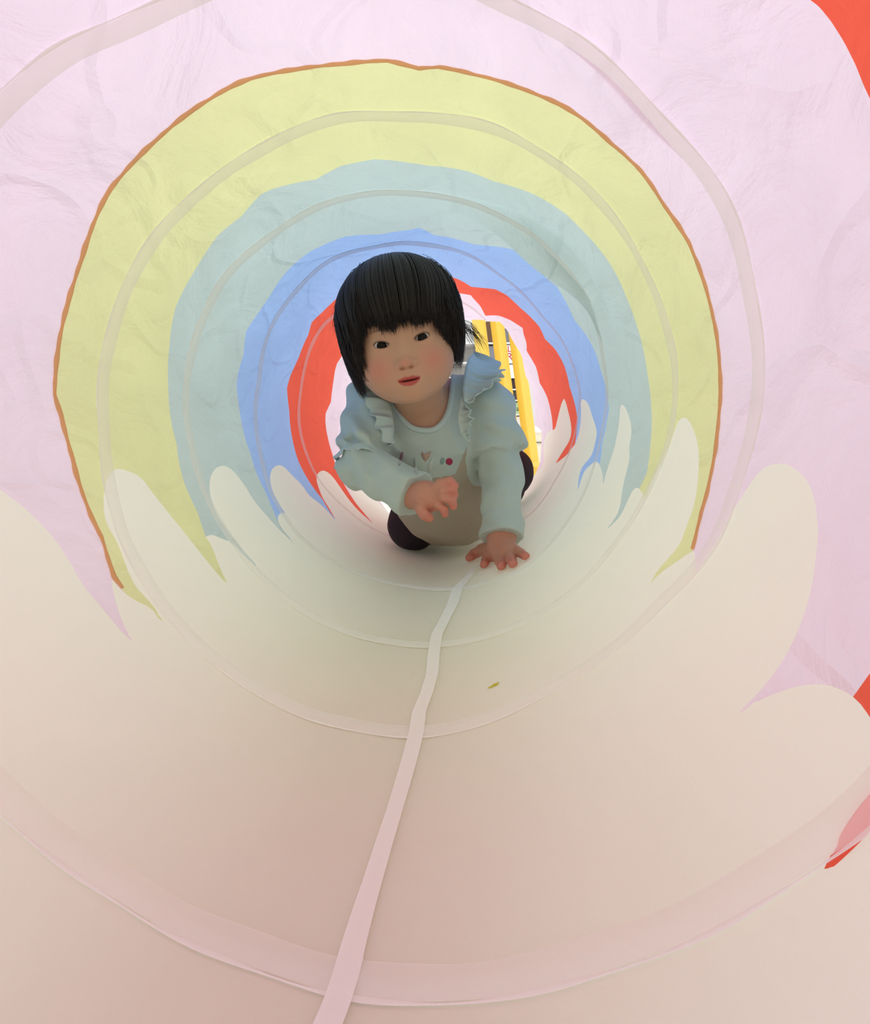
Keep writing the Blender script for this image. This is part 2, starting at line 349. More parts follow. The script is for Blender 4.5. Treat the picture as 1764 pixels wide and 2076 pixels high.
    ribbon('sleeve_hem', -0.0118, -0.0095, [0.0010, 0.0014, 0.0009], M_sleeve_edge, 'thin white hem of the sleeve band')
    # white tape along the floor
    tp = np.array([(966,1150,19),(950,1172,20),(928,1195,22),(918,1228,23),(902,1258,22),(886,1290,23),(880,1330,24),(877,1370,25),(866,1410,26),(850,1450,28),(845,1490,31),(832,1540,32),(815,1600,33),(797,1660,34),(778,1720,37),(757,1790,40),(738,1850,45),(718,1920,50),(708,1960,54),(697,2000,56),(680,2050,58),(655,2110,62),(620,2200,70)], float)
    th_, y_ = hitcyl(tp[:, 0], tp[:, 1]); thl, _ = hitcyl(tp[:, 0] - tp[:, 2] / 2, tp[:, 1]); thr, _ = hitcyl(tp[:, 0] + tp[:, 2] / 2, tp[:, 1])
    yy = np.linspace(y_.max(), y_.min(), 160); o_ = np.argsort(y_)
    f = lambda a: np.interp(yy, y_[o_], a[o_])
    L_, R_ = f(thl), f(thr)
    k = 5; V = np.concatenate([surf(L_ + (R_ - L_) * j / (k - 1), yy, 0.0022 + 0.0004 * (0 < j < k - 1))[:, None] for j in range(k)], 1).reshape(-1, 3)
    i = np.arange(159)[:, None] * k; j = np.arange(k - 1)[None, :]
    q = np.stack([i + j, i + k + j, i + k + j + 1, i + j + 1], -1).reshape(-1, 4)
    o = mesh_np('seam_tape', V, q, M_strip, root); o['label'] = 'white tape running along the tunnel floor'
    return root
tunnel = build_tunnel()
# ------------------------------------------------------------------ room
def box(name, lo, hi, m, parent=None, bev=0.0):
    import bmesh
    bm = bmesh.new(); bmesh.ops.create_cube(bm, size=1.0)
    lo = np.array(lo, float); hi = np.array(hi, float)
    if parent is not None:
        off = np.array(parent.location); lo = lo - off; hi = hi - off
    for v in bm.verts: v.co = Vector((lo + hi) / 2 + np.array(v.co) * (hi - lo))
    if bev: bmesh.ops.bevel(bm, geom=bm.edges[:], offset=bev, segments=2, affect='EDGES', profile=0.7)
    me = bpy.data.meshes.new(name); bm.to_mesh(me); bm.free(); me.materials.append(m)
    o = bpy.data.objects.new(name, me); return link(o, parent)
M_floor = simple_mat('pale_shop_floor', (236, 232, 224), 0.35, vary=0.03, scale=3)
M_wall = simple_mat('off_white_wall', (232, 228, 220), 0.8, vary=0.02, scale=4)
fl = box('floor', (-2.6, -1.2, -0.06), (2.6, 4.2, -0.004), M_floor); tag(fl, kind='structure')
wb = box('wall_back', (-2.6, 4.2, -0.06), (2.6, 4.3, 2.9), M_wall); tag(wb, kind='structure')
# yellow rack just beyond the far mouth: three leaning square posts on a foot rail
M_yel = simple_mat('yellow_paint', (240, 200, 82), 0.35, vary=0.02, scale=20)
M_yel2 = simple_mat('yellow_rail_paint', (240, 208, 96), 0.35, vary=0.02, scale=20)
def beam(name, a, b, w, dpt, m, parent, twist=0.6):
    a = np.array(a); b = np.array(b); t = (b - a) / np.linalg.norm(b - a)
    u = np.cross(t, [0, 1.0, 0]); u /= np.linalg.norm(u); v = np.cross(u, t)
    U = u * math.cos(twist) + v * math.sin(twist); W_ = np.cross(t, U)
    V = []; bev = 0.12
    sec = [(-1, -1 + bev), (-1 + bev, -1), (1 - bev, -1), (1, -1 + bev), (1, 1 - bev), (1 - bev, 1), (-1 + bev, 1), (-1, 1 - bev)]
    for q in (a, b):
        for x, y in sec: V.append(q + U * x * w / 2 + W_ * y * dpt / 2)
    Fq = [(i, (i + 1) % 8, 8 + (i + 1) % 8, 8 + i) for i in range(8)] + [tuple(range(8))[::-1], tuple(range(8, 16))]
    return mesh_np(name, V, Fq, m, parent, smooth=False)
DR = 2.42
rk = empty('display_rack', tuple(np.array(P(1060, 950, DR)) * np.array([1, 1, 0]) + np.array([0, 0, -0.004])))
tag(rk, 'bright yellow rack of leaning posts just outside the far mouth of the tunnel', 'rack')
def post(t, b, d=DR):
    a = P(t[0], t[1], d); c = P(b[0], b[1], d); k = (c[2] - 0.0) / (a[2] - c[2]); c2 = c - (a - c) * k
    c2[2] = -0.004; return beam('post', a, c2, 0.033, 0.033, M_yel, rk, 0.62)
post((964, 600), (1006, 930)); post((1000.5, 600), (1044.5, 930)); post((1035, 600), (1080, 942))
beam('top_rail', P(900, 612, DR + 0.04), P(1062, 612, DR + 0.04), 0.03, 0.03, M_yel2, rk, 0.0)
beam('foot_rail', P(960, 942, DR - 0.035), P(1099, 942, DR - 0.035), 0.016, 0.02, M_yel2, rk, 0.0)
# shelving behind with small goods
M_shelf = simple_mat('white_shelf', (236, 234, 232), 0.5)
DS = 3.4
def wp(px, py, d=DS): return P(px, py, d)
x0_, x1_ = wp(900, 800)[0], wp(1072, 800)[0]; yS = wp(1000, 800)[1]
zt, zb = wp(1000, 560)[2], 0.0
sh = empty('shelf_unit', ((x0_ + x1_) / 2, yS + 0.1, -0.004)); tag(sh, 'white shelving full of small boxes, seen between the yellow posts', 'shelf')
box('back_panel', (x0_, yS + 0.20, -0.004), (x1_, yS + 0.215, zt), M_shelf, sh)
for xs_ in (x0_, x1_ - 0.012): box('side_panel', (xs_, yS, -0.004), (xs_ + 0.012, yS + 0.2, zt), M_shelf, sh)
rows = []
goods = [ # (pixel x0,x1, y top, y bottom, colour, kind, label)
 (1014, 1040, 666, 694, (120, 116, 118), 'grey carton on the topmost shelf seen in the gap between two yellow posts'),
 (1016, 1046, 699, 733, (240, 236, 236), 'white carton with red lettering in the gap between two yellow posts'),
 (1018, 1050, 738, 763, (250, 250, 248), 'plain white carton directly above the dark brown one'),
 (1022, 1054, 768, 787, (60, 34, 34), 'dark brown carton between the yellow posts'),
 (1024, 1056, 791, 809, (74, 62, 58), 'small black-brown carton below the larger dark brown one'),
 (1026, 1060, 814, 838, (176, 200, 150), 'pale green carton with dark print between the yellow posts'),
 (1028, 1062, 843, 866, (238, 226, 216), 'cream carton with an orange spot, low between the posts'),
 (1030, 1066, 871, 900, (246, 244, 240), 'white carton on the lowest visible shelf beside the right post'),
 (984, 1004, 640, 682, (104, 70, 44), 'brown carton in the narrow gap left of the middle post'),
 (984, 1006, 701, 733, (128, 126, 134), 'grey carton in the narrow gap left of the middle post')]
lev = sorted({g[3] for g in goods})
for z_ in lev:
    if z_ in (682, 694): continue
    zz = wp(1000, z_ + 1.5)[2]; box('shelf_board', (x0_ + 0.012, yS, zz - 0.006), (x1_ - 0.012, yS + 0.2, zz), M_shelf, sh)
zz = wp(1000, 695.5)[2]; box('shelf_board', (x0_ + 0.012, yS, zz - 0.006), (x1_ - 0.012, yS + 0.2, zz), M_shelf, sh)
def letters(txt, c, size, m, parent):
    cu = bpy.data.curves.new('print', 'FONT'); cu.body = txt; cu.size = size; cu.extrude = 0.0004; cu.align_x = 'CENTER'; cu.align_y = 'CENTER'
    t = bpy.data.objects.new('tmp', cu); COL.objects.link(t); dg = bpy.context.evaluated_depsgraph_get()
    me = bpy.data.meshes.new_from_object(t.evaluated_get(dg)); bpy.data.objects.remove(t)
    me.materials.clear(); me.materials.append(m)
    o = bpy.data.objects.new('lettering', me); link(o, parent)
    o.location = np.array(c) - np.array(parent.location); o.rotation_euler = (math.pi / 2, 0, 0); return o
M_redp = simple_mat('red_print', (196, 40, 52), 0.5); M_blackp = simple_mat('black_print', (44, 40, 44), 0.5); M_orp = simple_mat('orange_print', (214, 110, 60), 0.5)
for a, b_, t_, bt, colr_, lb in goods:
    zz = wp(1000, {682: 695.5, 694: 695.5}.get(bt, bt + 1.5))[2]
    h = wp(1000, t_)[2] - wp(1000, bt)[2]; xa, xb = wp(a, 800)[0], wp(b_, 800)[0]
    if a < 1000: xb = min(xb, wp(1006, 800)[0])
    m_ = simple_mat('carton_card', colr_, 0.6)
    zz += 0.0006; e = empty('carton', ((xa + xb) / 2, yS + 0.07, zz)); tag(e, lb, 'carton', 'cartons on the white shelves')
    box('carton_body', (xa, yS + 0.012, zz), (xb, yS + 0.13, zz + h), m_, e, 0.001)
    xc = (xa + xb) / 2 + 0.004
    if 'red lettering' in lb:
        letters('L', (xc - 0.002, yS + 0.0115, zz + h * 0.75), h * 0.5, M_redp, e); letters('R', (xc, yS + 0.0115, zz + h * 0.30), h * 0.6, M_redp, e)
    if 'dark print' in lb: letters('ma', (xc, yS + 0.0115, zz + h * 0.45), h * 0.6, M_blackp, e)
    if 'orange spot' in lb: letters('•', (xc, yS + 0.0115, zz + h * 0.5), h * 0.9, M_orp, e)
# pale cabinet on the right behind the tunnel mouth
M_cab = simple_mat('cream_cabinet_paint', (238, 228, 208), 0.5); M_cabt = simple_mat('white_top', (252, 252, 252), 0.4)
dC = 2.9; xa, xb = wp(1079, 870, dC)[0], wp(1180, 870, dC)[0]; yC = wp(1090, 870, dC)[1]; zc_ = wp(1090, 877, dC)[2]; z2 = wp(1090, 864, dC)[2]
cb = empty('cabinet', ((xa + xb) / 2, yC + 0.2, -0.004)); tag(cb, 'low cream cabinet with a thick white top, right of the yellow rack', 'cabinet')
box('cabinet_body', (xa, yC, -0.004), (xb, yC + 0.4, zc_), M_cab, cb); box('cabinet_top', (xa - 0.004, yC - 0.006, zc_), (xb, yC + 0.4, z2), M_cabt, cb)
zm = wp(1090, 897, dC)[2]; box('drawer_gap_trim', (xa + 0.012, yC - 0.004, zm - 0.002), (xb, yC, zm + 0.002), simple_mat('grey_trim', (120, 112, 104), 0.5), cb)
# tiny yellow thread lying on the tunnel floor
def _thread():
    m = simple_mat('yellow_thread', (206, 200, 60), 0.7); pts = []
    for i, (px, py) in enumerate([(990, 1399), (996, 1397), (1003, 1393), (1009, 1391), (1014, 1388)]):
        th, y = hitcyl(px, py); pts.append(surf(np.array([float(th)]), np.array([float(y)]), 0.0012)[0])
    V = []; Fq = []; r = [0.0003, 0.0007, 0.0011, 0.0009, 0.0003]
    for i, q in enumerate(pts):
        for k in range(6): V.append(q + np.array([0, math.cos(k * math.pi / 3), math.sin(k * math.pi / 3)]) * r[i])
    for i in range(4):
        for k in range(6): Fq.append((i * 6 + k, i * 6 + (k + 1) % 6, (i + 1) * 6 + (k + 1) % 6, (i + 1) * 6 + k))
    o = mesh_np('thread', V, Fq, m); tag(o, 'tiny yellow-green thread lying on the cream tunnel floor right of the white tape', 'thread')
_thread()
# ------------------------------------------------------------------ signed distance modelling
def sd_ell(p, c, r):
    q = p - c; k0 = np.sqrt(((q / r) ** 2).sum(-1)); k1 = np.sqrt(((q / (np.array(r) ** 2)) ** 2).sum(-1))
    return k0 * (k0 - 1.0) / np.maximum(k1, 1e-9)
def sd_cone(p, a, b, ra, rb):
    a = np.asarray(a, float); b = np.asarray(b, float); e = b - a
    t = np.clip(((p - a) @ e) / (e @ e), 0, 1)
    return np.sqrt(((p - a - t[:, None] * e) ** 2).sum(-1)) - (ra + (rb - ra) * t)
def smin(a, b, k):
    h = np.maximum(k - np.abs(a - b), 0.0) / k
    return np.minimum(a, b) - h * h * k * 0.25
def smax(a, b, k): return -smin(-a, -b, k)
def grid_axis(lo, hi, coarse, fine_ranges):
    """non-uniform axis: fine step inside the given ranges"""
    out = [lo]; x = lo
    while x < hi:
        st = coarse
        for a, b, f in fine_ranges:
            if a - coarse <= x < b: st = min(st, f)
        x += st; out.append(x)
    return np.array(out)
def surface_nets(fn, xs, ys, zs, refine=2):
    nx, ny, nz = len(xs), len(ys), len(zs)
    V = np.ones((nx, ny, nz), np.float32); B = 10
    bl = [(i, j, k) for i in range(0, nx, B) for j in range(0, ny, B) for k in range(0, nz, B)]
    bl = np.array(bl); hi = np.minimum(bl + B, np.array([nx, ny, nz]) - 1)
    lo3 = np.stack([xs[bl[:, 0]], ys[bl[:, 1]], zs[bl[:, 2]]], 1); hi3 = np.stack([xs[hi[:, 0]], ys[hi[:, 1]], zs[hi[:, 2]]], 1)
    cen = (lo3 + hi3) / 2; half = np.linalg.norm(hi3 - lo3, axis=1) / 2
    d = fn(cen); act = np.abs(d) < half * 1.7 + 0.006
    for (i, j, k), a, dv in zip(bl, act, d):
        if not a: V[i:i + B, j:j + B, k:k + B] = 1.0 if dv > 0 else -1.0
    ab = bl[act]
    for s in range(0, len(ab), 300):
        ch = ab[s:s + 300]; pts = []; sl = []
        for i, j, k in ch:
            gx, gy, gz = np.meshgrid(xs[i:i + B], ys[j:j + B], zs[k:k + B], indexing='ij')
            pts.append(np.stack([gx.ravel(), gy.ravel(), gz.ravel()], 1)); sl.append((i, j, k, gx.shape))
        dv = fn(np.concatenate(pts)); o = 0
        for i, j, k, shp in sl:
            m = shp[0] * shp[1] * shp[2]; V[i:i + B, j:j + B, k:k + B] = dv[o:o + m].reshape(shp); o += m
    S = V < 0
    n8 = np.zeros((nx - 1, ny - 1, nz - 1), np.int8)
    for a in (0, 1):
        for b in (0, 1):
            for c in (0, 1): n8 += S[a:nx - 1 + a, b:ny - 1 + b, c:nz - 1 + c]
    ci, cj, ck = np.nonzero((n8 > 0) & (n8 < 8)); flat = (ci.astype(np.int64) * ny + cj) * nz + ck
    acc = np.zeros((len(ci), 3)); cnt = np.zeros(len(ci))
    corners = [(a, b, c) for a in (0, 1) for b in (0, 1) for c in (0, 1)]
    for p in corners:
        for ax in range(3):
            if p[ax]: continue
            q = list(p); q[ax] = 1
            i0, j0, k0 = ci + p[0], cj + p[1], ck + p[2]; i1, j1, k1 = ci + q[0], cj + q[1], ck + q[2]
            a = V[i0, j0, k0]; b = V[i1, j1, k1]; m = (a < 0) != (b < 0)
            t = np.where(m, a / np.where(m, a - b, 1), 0)
            P0 = np.stack([xs[i0], ys[j0], zs[k0]], 1); P1 = np.stack([xs[i1], ys[j1], zs[k1]], 1)
            acc += np.where(m[:, None], P0 + t[:, None] * (P1 - P0), 0); cnt += m
    pos = acc / cnt[:, None]
    quads = []
    for ax in range(3):
        sh = [nx, ny, nz]; o1, o2 = [(1, 2), (2, 0), (0, 1)][ax]
        s0 = [slice(None)] * 3; s1 = [slice(None)] * 3; s0[ax] = slice(0, -1); s1[ax] = slice(1, None)
        for q in (o1, o2): s0[q] = slice(1, -1); s1[q] = slice(1, -1)
        a = S[tuple(s0)]; b = S[tuple(s1)]
        ii = np.stack(np.nonzero(a != b), 1); fl = a[tuple(ii.T)]
        base = ii.copy(); base[:, o1] += 1; base[:, o2] += 1
        def cid(d1, d2):
            c = base.copy(); c[:, o1] -= d1; c[:, o2] -= d2
            return np.searchsorted(flat, (c[:, 0].astype(np.int64) * ny + c[:, 1]) * nz + c[:, 2])
        q = np.stack([cid(1, 1), cid(0, 1), cid(0, 0), cid(1, 0)], 1)
        q[~fl] = q[~fl][:, ::-1]; quads.append(q)
    Fq = np.concatenate(quads)
    e = 2e-4
    for _ in range(refine):
        d0 = fn(pos); g = np.stack([fn(pos + np.eye(3)[k] * e) - d0 for k in range(3)], 1) / e
        g2 = (g ** 2).sum(1); st = np.clip(d0 / np.maximum(g2, 0.25), -6e-4, 6e-4)
        pos = pos - g * st[:, None] * 0.8
    return pos, Fq
def raymarch(fn, px, py, d0, d1):
    """first point on the shape along the ray through a pixel"""
    a = P(px, py, d0); b = P(px, py, d1); t = np.linspace(0, 1, 500); pts = a + (b - a) * t[:, None]
    v = fn(pts); i = np.argmax(v < 0)
    if not (v < 0).any(): return None
    return pts[i]
def grad(fn, p, e=4e-4):
    p = np.atleast_2d(p); d0 = fn(p)
    g = np.stack([fn(p + np.eye(3)[k] * e) - d0 for k in range(3)], 1); return g / np.linalg.norm(g, axis=1)[:, None]

# ------------------------------------------------------------------ the child: frames and joints
# head frame: X to the child's left (picture right), Y out of the face, Z up; origin between the eyes inside the skull
Hc = P(818, 695, 0.975)
yaw, pitch, roll = math.radians(2), math.radians(-9), math.radians(-11)
f0 = -c_f; x0 = c_r; z0 = c_u                           # facing the camera
Rb = np.stack([x0, f0, z0], 1)                          # columns: local axes in world
def rx(a): return np.array([[1, 0, 0], [0, math.cos(a), -math.sin(a)], [0, math.sin(a), math.cos(a)]])
def ry(a): return np.array([[math.cos(a), 0, math.sin(a)], [0, 1, 0], [-math.sin(a), 0, math.cos(a)]])
def rz(a): return np.array([[math.cos(a), -math.sin(a), 0], [math.sin(a), math.cos(a), 0], [0, 0, 1]])
HR = Rb @ ry(roll) @ rz(yaw) @ rx(pitch)
def H(x, y, z): return Hc + HR @ np.array([x, y, z])    # head local -> world
def toH(p): return (p - Hc) @ HR
EYE = [np.array([s * 0.0262, 0.0455, -0.002]) for s in (-1, 1)]

def sdf_head(p):
    q = toH(p); X, Y, Z = q[:, 0], q[:, 1], q[:, 2]; aq = np.stack([np.abs(X), Y, Z], 1)
    d = sd_ell(q, (0, -0.024, 0.034), (0.071, 0.084, 0.072))
    d = smin(d, sd_ell(q, (0, 0.008, -0.016), (0.0565, 0.054, 0.058)), 0.03)
    d = smin(d, sd_ell(aq, (0.031, 0.027, -0.033), (0.0265, 0.027, 0.025)), 0.022)      # cheeks
    d = smin(d, sd_ell(q, (0, 0.020, -0.050), (0.037, 0.036, 0.026)), 0.022)            # jaw
    d = smin(d, sd_ell(q, (0, 0.045, -0.066), (0.013, 0.011, 0.009)), 0.020)            # chin
    d = smax(d, -sd_ell(aq, (0.0265, 0.0705, -0.001), (0.016, 0.010, 0.0085)), 0.014)   # eye hollows
    d = smin(d, sd_ell(aq, (0.026, 0.0440, -0.002), (0.0145, 0.0135, 0.0118)), 0.006)   # lids
    d = smin(d, sd_cone(q, (0, 0.053, -0.004), (0, 0.0625, -0.026), 0.0045, 0.0060), 0.012)  # nose bridge
    d = smin(d, sd_ell(q, (0, 0.0655, -0.0285), (0.0082, 0.0066, 0.0062)), 0.005)       # tip
    d = smin(d, sd_ell(aq, (0.0102, 0.0600, -0.0300), (0.0052, 0.0058, 0.0050)), 0.004) # wings
    d = smax(d, -sd_ell(aq, (0.0056, 0.0645, -0.0352), (0.0030, 0.0042, 0.0018)), 0.002) # nostrils
    # lips
    bow = 0.0022 * np.exp(-(np.abs(X) - 0.0045) ** 2 / 1.5e-5)
    qq = q.copy(); qq[:, 2] = Z - bow - 0.0 * X
    d = smin(d, sd_ell(q, (0, 0.0530, -0.0500), (0.019, 0.0075, 0.0115)), 0.010)        # mouth mound
    d = smin(d, sd_ell(qq, (0, 0.0588, -0.0478), (0.0155, 0.0042, 0.0028)), 0.0028)
    d = smin(d, sd_ell(q, (0, 0.0578, -0.0548), (0.0125, 0.0045, 0.0040)), 0.0030)
    d = smax(d, -sd_ell(q + np.stack([0 * X, 0 * X, -4.5 * X * X], 1), (0, 0.064, -0.0508), (0.0150, 0.0078, 0.0013)), 0.0016)  # parted mouth
    # eye openings, slightly slanted
    sg = np.sign(X)
    tz = (Z + 0.002) - 0.13 * (np.abs(X) - 0.026); tx = np.abs(X) - 0.0262
    lens = np.stack([tx, Y - 0.060, tz - 0.0006 + 12.0 * tx * tx * np.where(tz > 0, 0.6, -0.3)], 1)
    d = smax(d, -sd_ell(lens, (0, 0, 0), (0.0100, 0.013, 0.0041)), 0.0010)
    # upper lid fold
    # ears
    e = sd_ell(aq, (0.070, -0.016, -0.006), (0.007, 0.013, 0.019))
    e = smax(e, -sd_ell(aq, (0.078, -0.010, -0.005), (0.005, 0.007, 0.011)), 0.003)
    d = smin(d, e, 0.006)
    return d

neckA = H(0, -0.022, -0.035); chest = P(866, 880, 1.125)
shL = P(988, 822, 1.10); elL = P(1018, 958, 1.09); wrL = P(1017, 1085, 1.045)      # planted arm (picture right)
shR = P(757, 815, 1.10); elR = P(738, 942, 1.045); wrR = P(838, 1003, 0.985)        # lifted arm (picture left)
belly = P(905, 975, 1.215); pelvis = P(925, 965, 1.34)
hipR = P(885, 985, 1.33); knR = P(838, 1061, 1.285); ftR = P(860, 1050, 1.50); 
hipL = P(985, 945, 1.36); knL = P(1034, 955, 1.37); ftL = P(1020, 1035, 1.50)

def fingers_planted():
    """(chain of points, radii) for the hand pressed on the tunnel floor"""
    out = []
    g = [((978,1116),(962,1126),(953,1131), 0.0082),                 # thumb, picture left
         ((994,1126),(987,1137),(982,1145), 0.0071),
         ((1014,1128),(1015,1140),(1017,1148), 0.0073),
         ((1033,1125),(1037,1136),(1040,1143), 0.0071),
         ((1046,1117),(1057,1123),(1066,1128), 0.0064)]
    base = P(1017, 1108, 1.030)
    for a, b, c, r in g:
        pts = []
        for k, (px, py) in enumerate((a, b, c)):
            th, y = hitcyl(px, py, R - r * (0.95 if k else 1.4)); th = float(th); y = float(y)
            rr = R - r * (0.95 if k == 2 else (1.15 if k == 1 else 1.5))
            pts.append(np.array([rr * math.sin(th), y, R - rr * math.cos(th)]))
        out.append(([base + (pts[0] - base) * 0.35] + pts, [r * 1.2, r * 1.08, r, r * 0.86]))
    return out
FP = fingers_planted()
palmP = sum((f[0][1] for f in FP[1:4]), np.zeros(3)) / 3
def fingers_lifted():
    out = []
    pm = P(868, 1006, 0.965)
    g = [([(872,998,.955),(893,981,.945),(912,976,.942),(922,985,.942)], 0.0066),
         ([(880,1003,.955),(899,994,.942),(917,993,.942),(921,1004,.945)], 0.0068),
         ([(880,1012,.957),(899,1008,.943),(916,1014,.940),(919,1026,.944)], 0.0066),
         ([(873,1021,.960),(888,1024,.948),(900,1032,.946),(902,1042,.950)], 0.0060),
         ([(856,1018,.958),(853,1032,.950),(861,1044,.948),(870,1050,.950)], 0.0076)]
    for pts, r in g:
        out.append(([P(*q) for q in pts], [r * 1.05, r * 0.95, r * 0.9, r * 0.78]))
    return out, pm
FL, palmL = fingers_lifted()

def sdf_hands(p):
    d = sd_cone(p, wrL, P(1017, 1104, 1.035), 0.0215, 0.0200)
    # palm, flattened: several short cones spreading to the knuckles
    for (pts, rs) in FP:
        f = sd_cone(p, pts[0], pts[1], rs[0] * 1.35, rs[1] * 1.1)
        d = smin(d, f, 0.010)
    d = smin(d, sd_cone(p, palmP + (FP[1][0][1] - palmP) * 0.75, palmP + (FP[3][0][1] - palmP) * 0.75, 0.0105, 0.0105), 0.008)
    for (pts, rs) in FP:
        f = smin(sd_cone(p, pts[1], pts[2], rs[1], rs[2]), sd_cone(p, pts[2], pts[3], rs[2], rs[3]), 0.002)
        d = smin(d, f, 0.0025)
    e = sd_cone(p, wrR, palmL, 0.0190, 0.0200)
    e = smin(e, sd_cone(p, P(860, 1000, .962), P(876, 1015, .962), 0.0125, 0.0125), 0.010)
    for pts, rs in FL:
        e = smin(e, sd_cone(p, palmL, pts[0], 0.0105, rs[0] * 0.95), 0.005)
    for pts, rs in FL:
        f = sd_cone(p, pts[0], pts[1], rs[0], rs[1])
        f = smin(f, sd_cone(p, pts[1], pts[2], rs[1], rs[2]), 0.002); f = smin(f, sd_cone(p, pts[2], pts[3], rs[2], rs[3]), 0.002)
        e = smin(e, f, 0.0022)
    return np.minimum(d, e)
def sdf_torso(p, g=0.0):
    d = sd_ell(p, chest, (0.083 + g, 0.060 + g, 0.070 + g))
    d = smin(d, sd_cone(p, P(800, 820, 1.12), P(935, 818, 1.12), 0.036 + g, 0.036 + g), 0.03)
    d = smin(d, sd_cone(p, chest, belly, 0.070 + g, 0.072 + g), 0.03)
    d = smin(d, sd_cone(p, belly, pelvis, 0.072 + g, 0.070 + g), 0.03)
    return d
def sdf_limbs(p, g=0.0):
    d = smin(sd_cone(p, shL, elL, 0.031 + g, 0.025 + g), sd_cone(p, elL, wrL, 0.025 + g, 0.0195 + g), 0.01)
    e = smin(sd_cone(p, shR, elR, 0.031 + g, 0.025 + g), sd_cone(p, elR, wrR, 0.025 + g, 0.0185 + g), 0.01)
    return np.minimum(d, e)
def sdf_legs(p, g=0.0):
    d = smin(sd_cone(p, hipR, knR, 0.050 + g, 0.0385 + g), sd_cone(p, knR, ftR, 0.036 + g, 0.024 + g), 0.02)
    e = smin(sd_cone(p, hipL, knL, 0.048 + g, 0.034 + g), sd_cone(p, knL, ftL, 0.034 + g, 0.024 + g), 0.02)
    return np.minimum(d, e)
def keep_in(p, d, m):
    """nothing reaches through the fabric: flesh and cloth flatten where they press on the tunnel"""
    return np.where(p[:, 1] < 1.95, smax(d, np.sqrt(p[:, 0] ** 2 + (p[:, 2] - R) ** 2) - (radius(np.arctan2(p[:, 0], R - p[:, 2]), p[:, 1]) - m), 0.003), d)
def sdf_body(p):
    d = sdf_head(p)
    d = smin(d, sd_cone(p, neckA, P(862, 838, 1.10), 0.036, 0.037), 0.012)
    t = smin(sdf_torso(p), sdf_limbs(p), 0.02)
    t = smin(t, sdf_legs(p), 0.02)
    # feet
    for ft, dr in ((ftR, (0.0, 0.05, -0.012)), (ftL, (0.0, 0.05, -0.005))):
        t = smin(t, sd_cone(p, ft, ft + np.array(dr), 0.022, 0.017), 0.012)
    d = smin(d, t, 0.015)
    return keep_in(p, smin(d, sdf_hands(p), 0.004), 0.0022)

def noise3(p, f, seed):
    r = np.random.default_rng(seed); s = 0
    for _ in range(7):
        k = r.normal(size=3); k /= np.linalg.norm(k); s = s + np.sin(p @ (k * f * r.uniform(0.6, 1.5)) + r.uniform(0, 6.28))
    return s / 3.0
neck_hole_c = P(860, 806, 1.035)
def neck_cut(p):
    """U-shaped neckline cutter in the camera's axes, deep enough to reach the neck"""
    q = p - neck_hole_c; X = q @ c_r; Yv = q @ c_u; Z = q @ c_f
    w = 0.0345 - 0.0
    dU = np.where(Yv > 0, np.abs(X) - w * (1 + 3.0 * np.maximum(Yv, 0)), np.sqrt((X / w) ** 2 + (Yv / 0.0430) ** 2) * 0.036 - 0.036)
    return np.maximum(dU, np.abs(Z) - 0.14)
def sdf_shirt(p):
    wr = 0.0017 * noise3(p, 110, 3) + 0.0011 * noise3(p, 240, 4)
    t = sdf_torso(p, 0.006)
    # tunic skirt hanging under the belly
    sk = smin(sd_cone(p, P(880, 920, 1.14), P(910, 998, 1.215), 0.070, 0.084), sd_cone(p, P(910, 998, 1.215), P(925, 960, 1.36), 0.083, 0.080), 0.02)
    t = smin(t, sk, 0.02)
    # sleeves: gathered upper puff, slimmer lower sleeve, cuff
    mL = shL + (elL - shL) * 0.66; mR_ = shR + (elR - shR) * 0.80
    axL = (elL - shL) / np.linalg.norm(elL - shL); axR = (elR - shR) / np.linalg.norm(elR - shR)
    gat = 0.0012 * noise3(p, 300, 31)
    pL = smax(sd_cone(p, shL, mL, 0.041, 0.0435), (p - mL) @ axL - 0.006 + gat * 2, 0.010)
    pR = smax(sd_cone(p, shR, mR_, 0.040, 0.0425), (p - mR_) @ axR - 0.004 + gat * 2, 0.010)
    s = smin(pL, sd_cone(p, shL, elL, 0.0325, 0.0315), 0.0015)
    s = smin(s, sd_cone(p, elL, wrL + (elL - wrL) * 0.12, 0.0315, 0.0265), 0.01)
    s = smin(s, sd_cone(p, wrL + (elL - wrL) * 0.13, wrL + (elL - wrL) * -0.02, 0.0300, 0.0312), 0.001)
    r = smin(pR, sd_cone(p, shR, elR, 0.033, 0.033), 0.0015)
    r = smin(r, sd_cone(p, elR, wrR, 0.034, 0.0310), 0.012)
    # folds across the sleeves
    fl_ = 0.0034 * np.sin((p @ np.array([60.0, 10.0, 130.0])) + 3.2 * noise3(p, 35, 8)) * (0.5 + 0.5 * noise3(p, 22, 18))
    s = s + fl_ + wr; r = r + 0.0028 * np.sin((p @ np.array([150.0, 30.0, 120.0])) + 2 * noise3(p, 40, 9)) + wr
    t = t + wr * 0.8 + 0.0018 * noise3(p, 60, 5)
    d = smin(t, np.minimum(s, r), 0.008)
    d = smax(d, -neck_cut(p), 0.003)
    # open at the wrists, hollow inside
    for w_, e_ in ((wrL, elL), (wrR, elR)):
        ax = (w_ - e_) / np.linalg.norm(w_ - e_); pl = (p - w_) @ ax - 0.004
        near = np.sqrt(((p - w_) ** 2).sum(-1)) - 0.07
        d = smax(d, np.minimum(pl, -near), 0.003) if False else np.where(near < 0, smax(d, pl, 0.002), d)
    inner = smin(sdf_torso(p, 0.0), sdf_limbs(p, 0.0), 0.02)
    d = smax(d, -(inner + 0.001), 0.001)
    return d
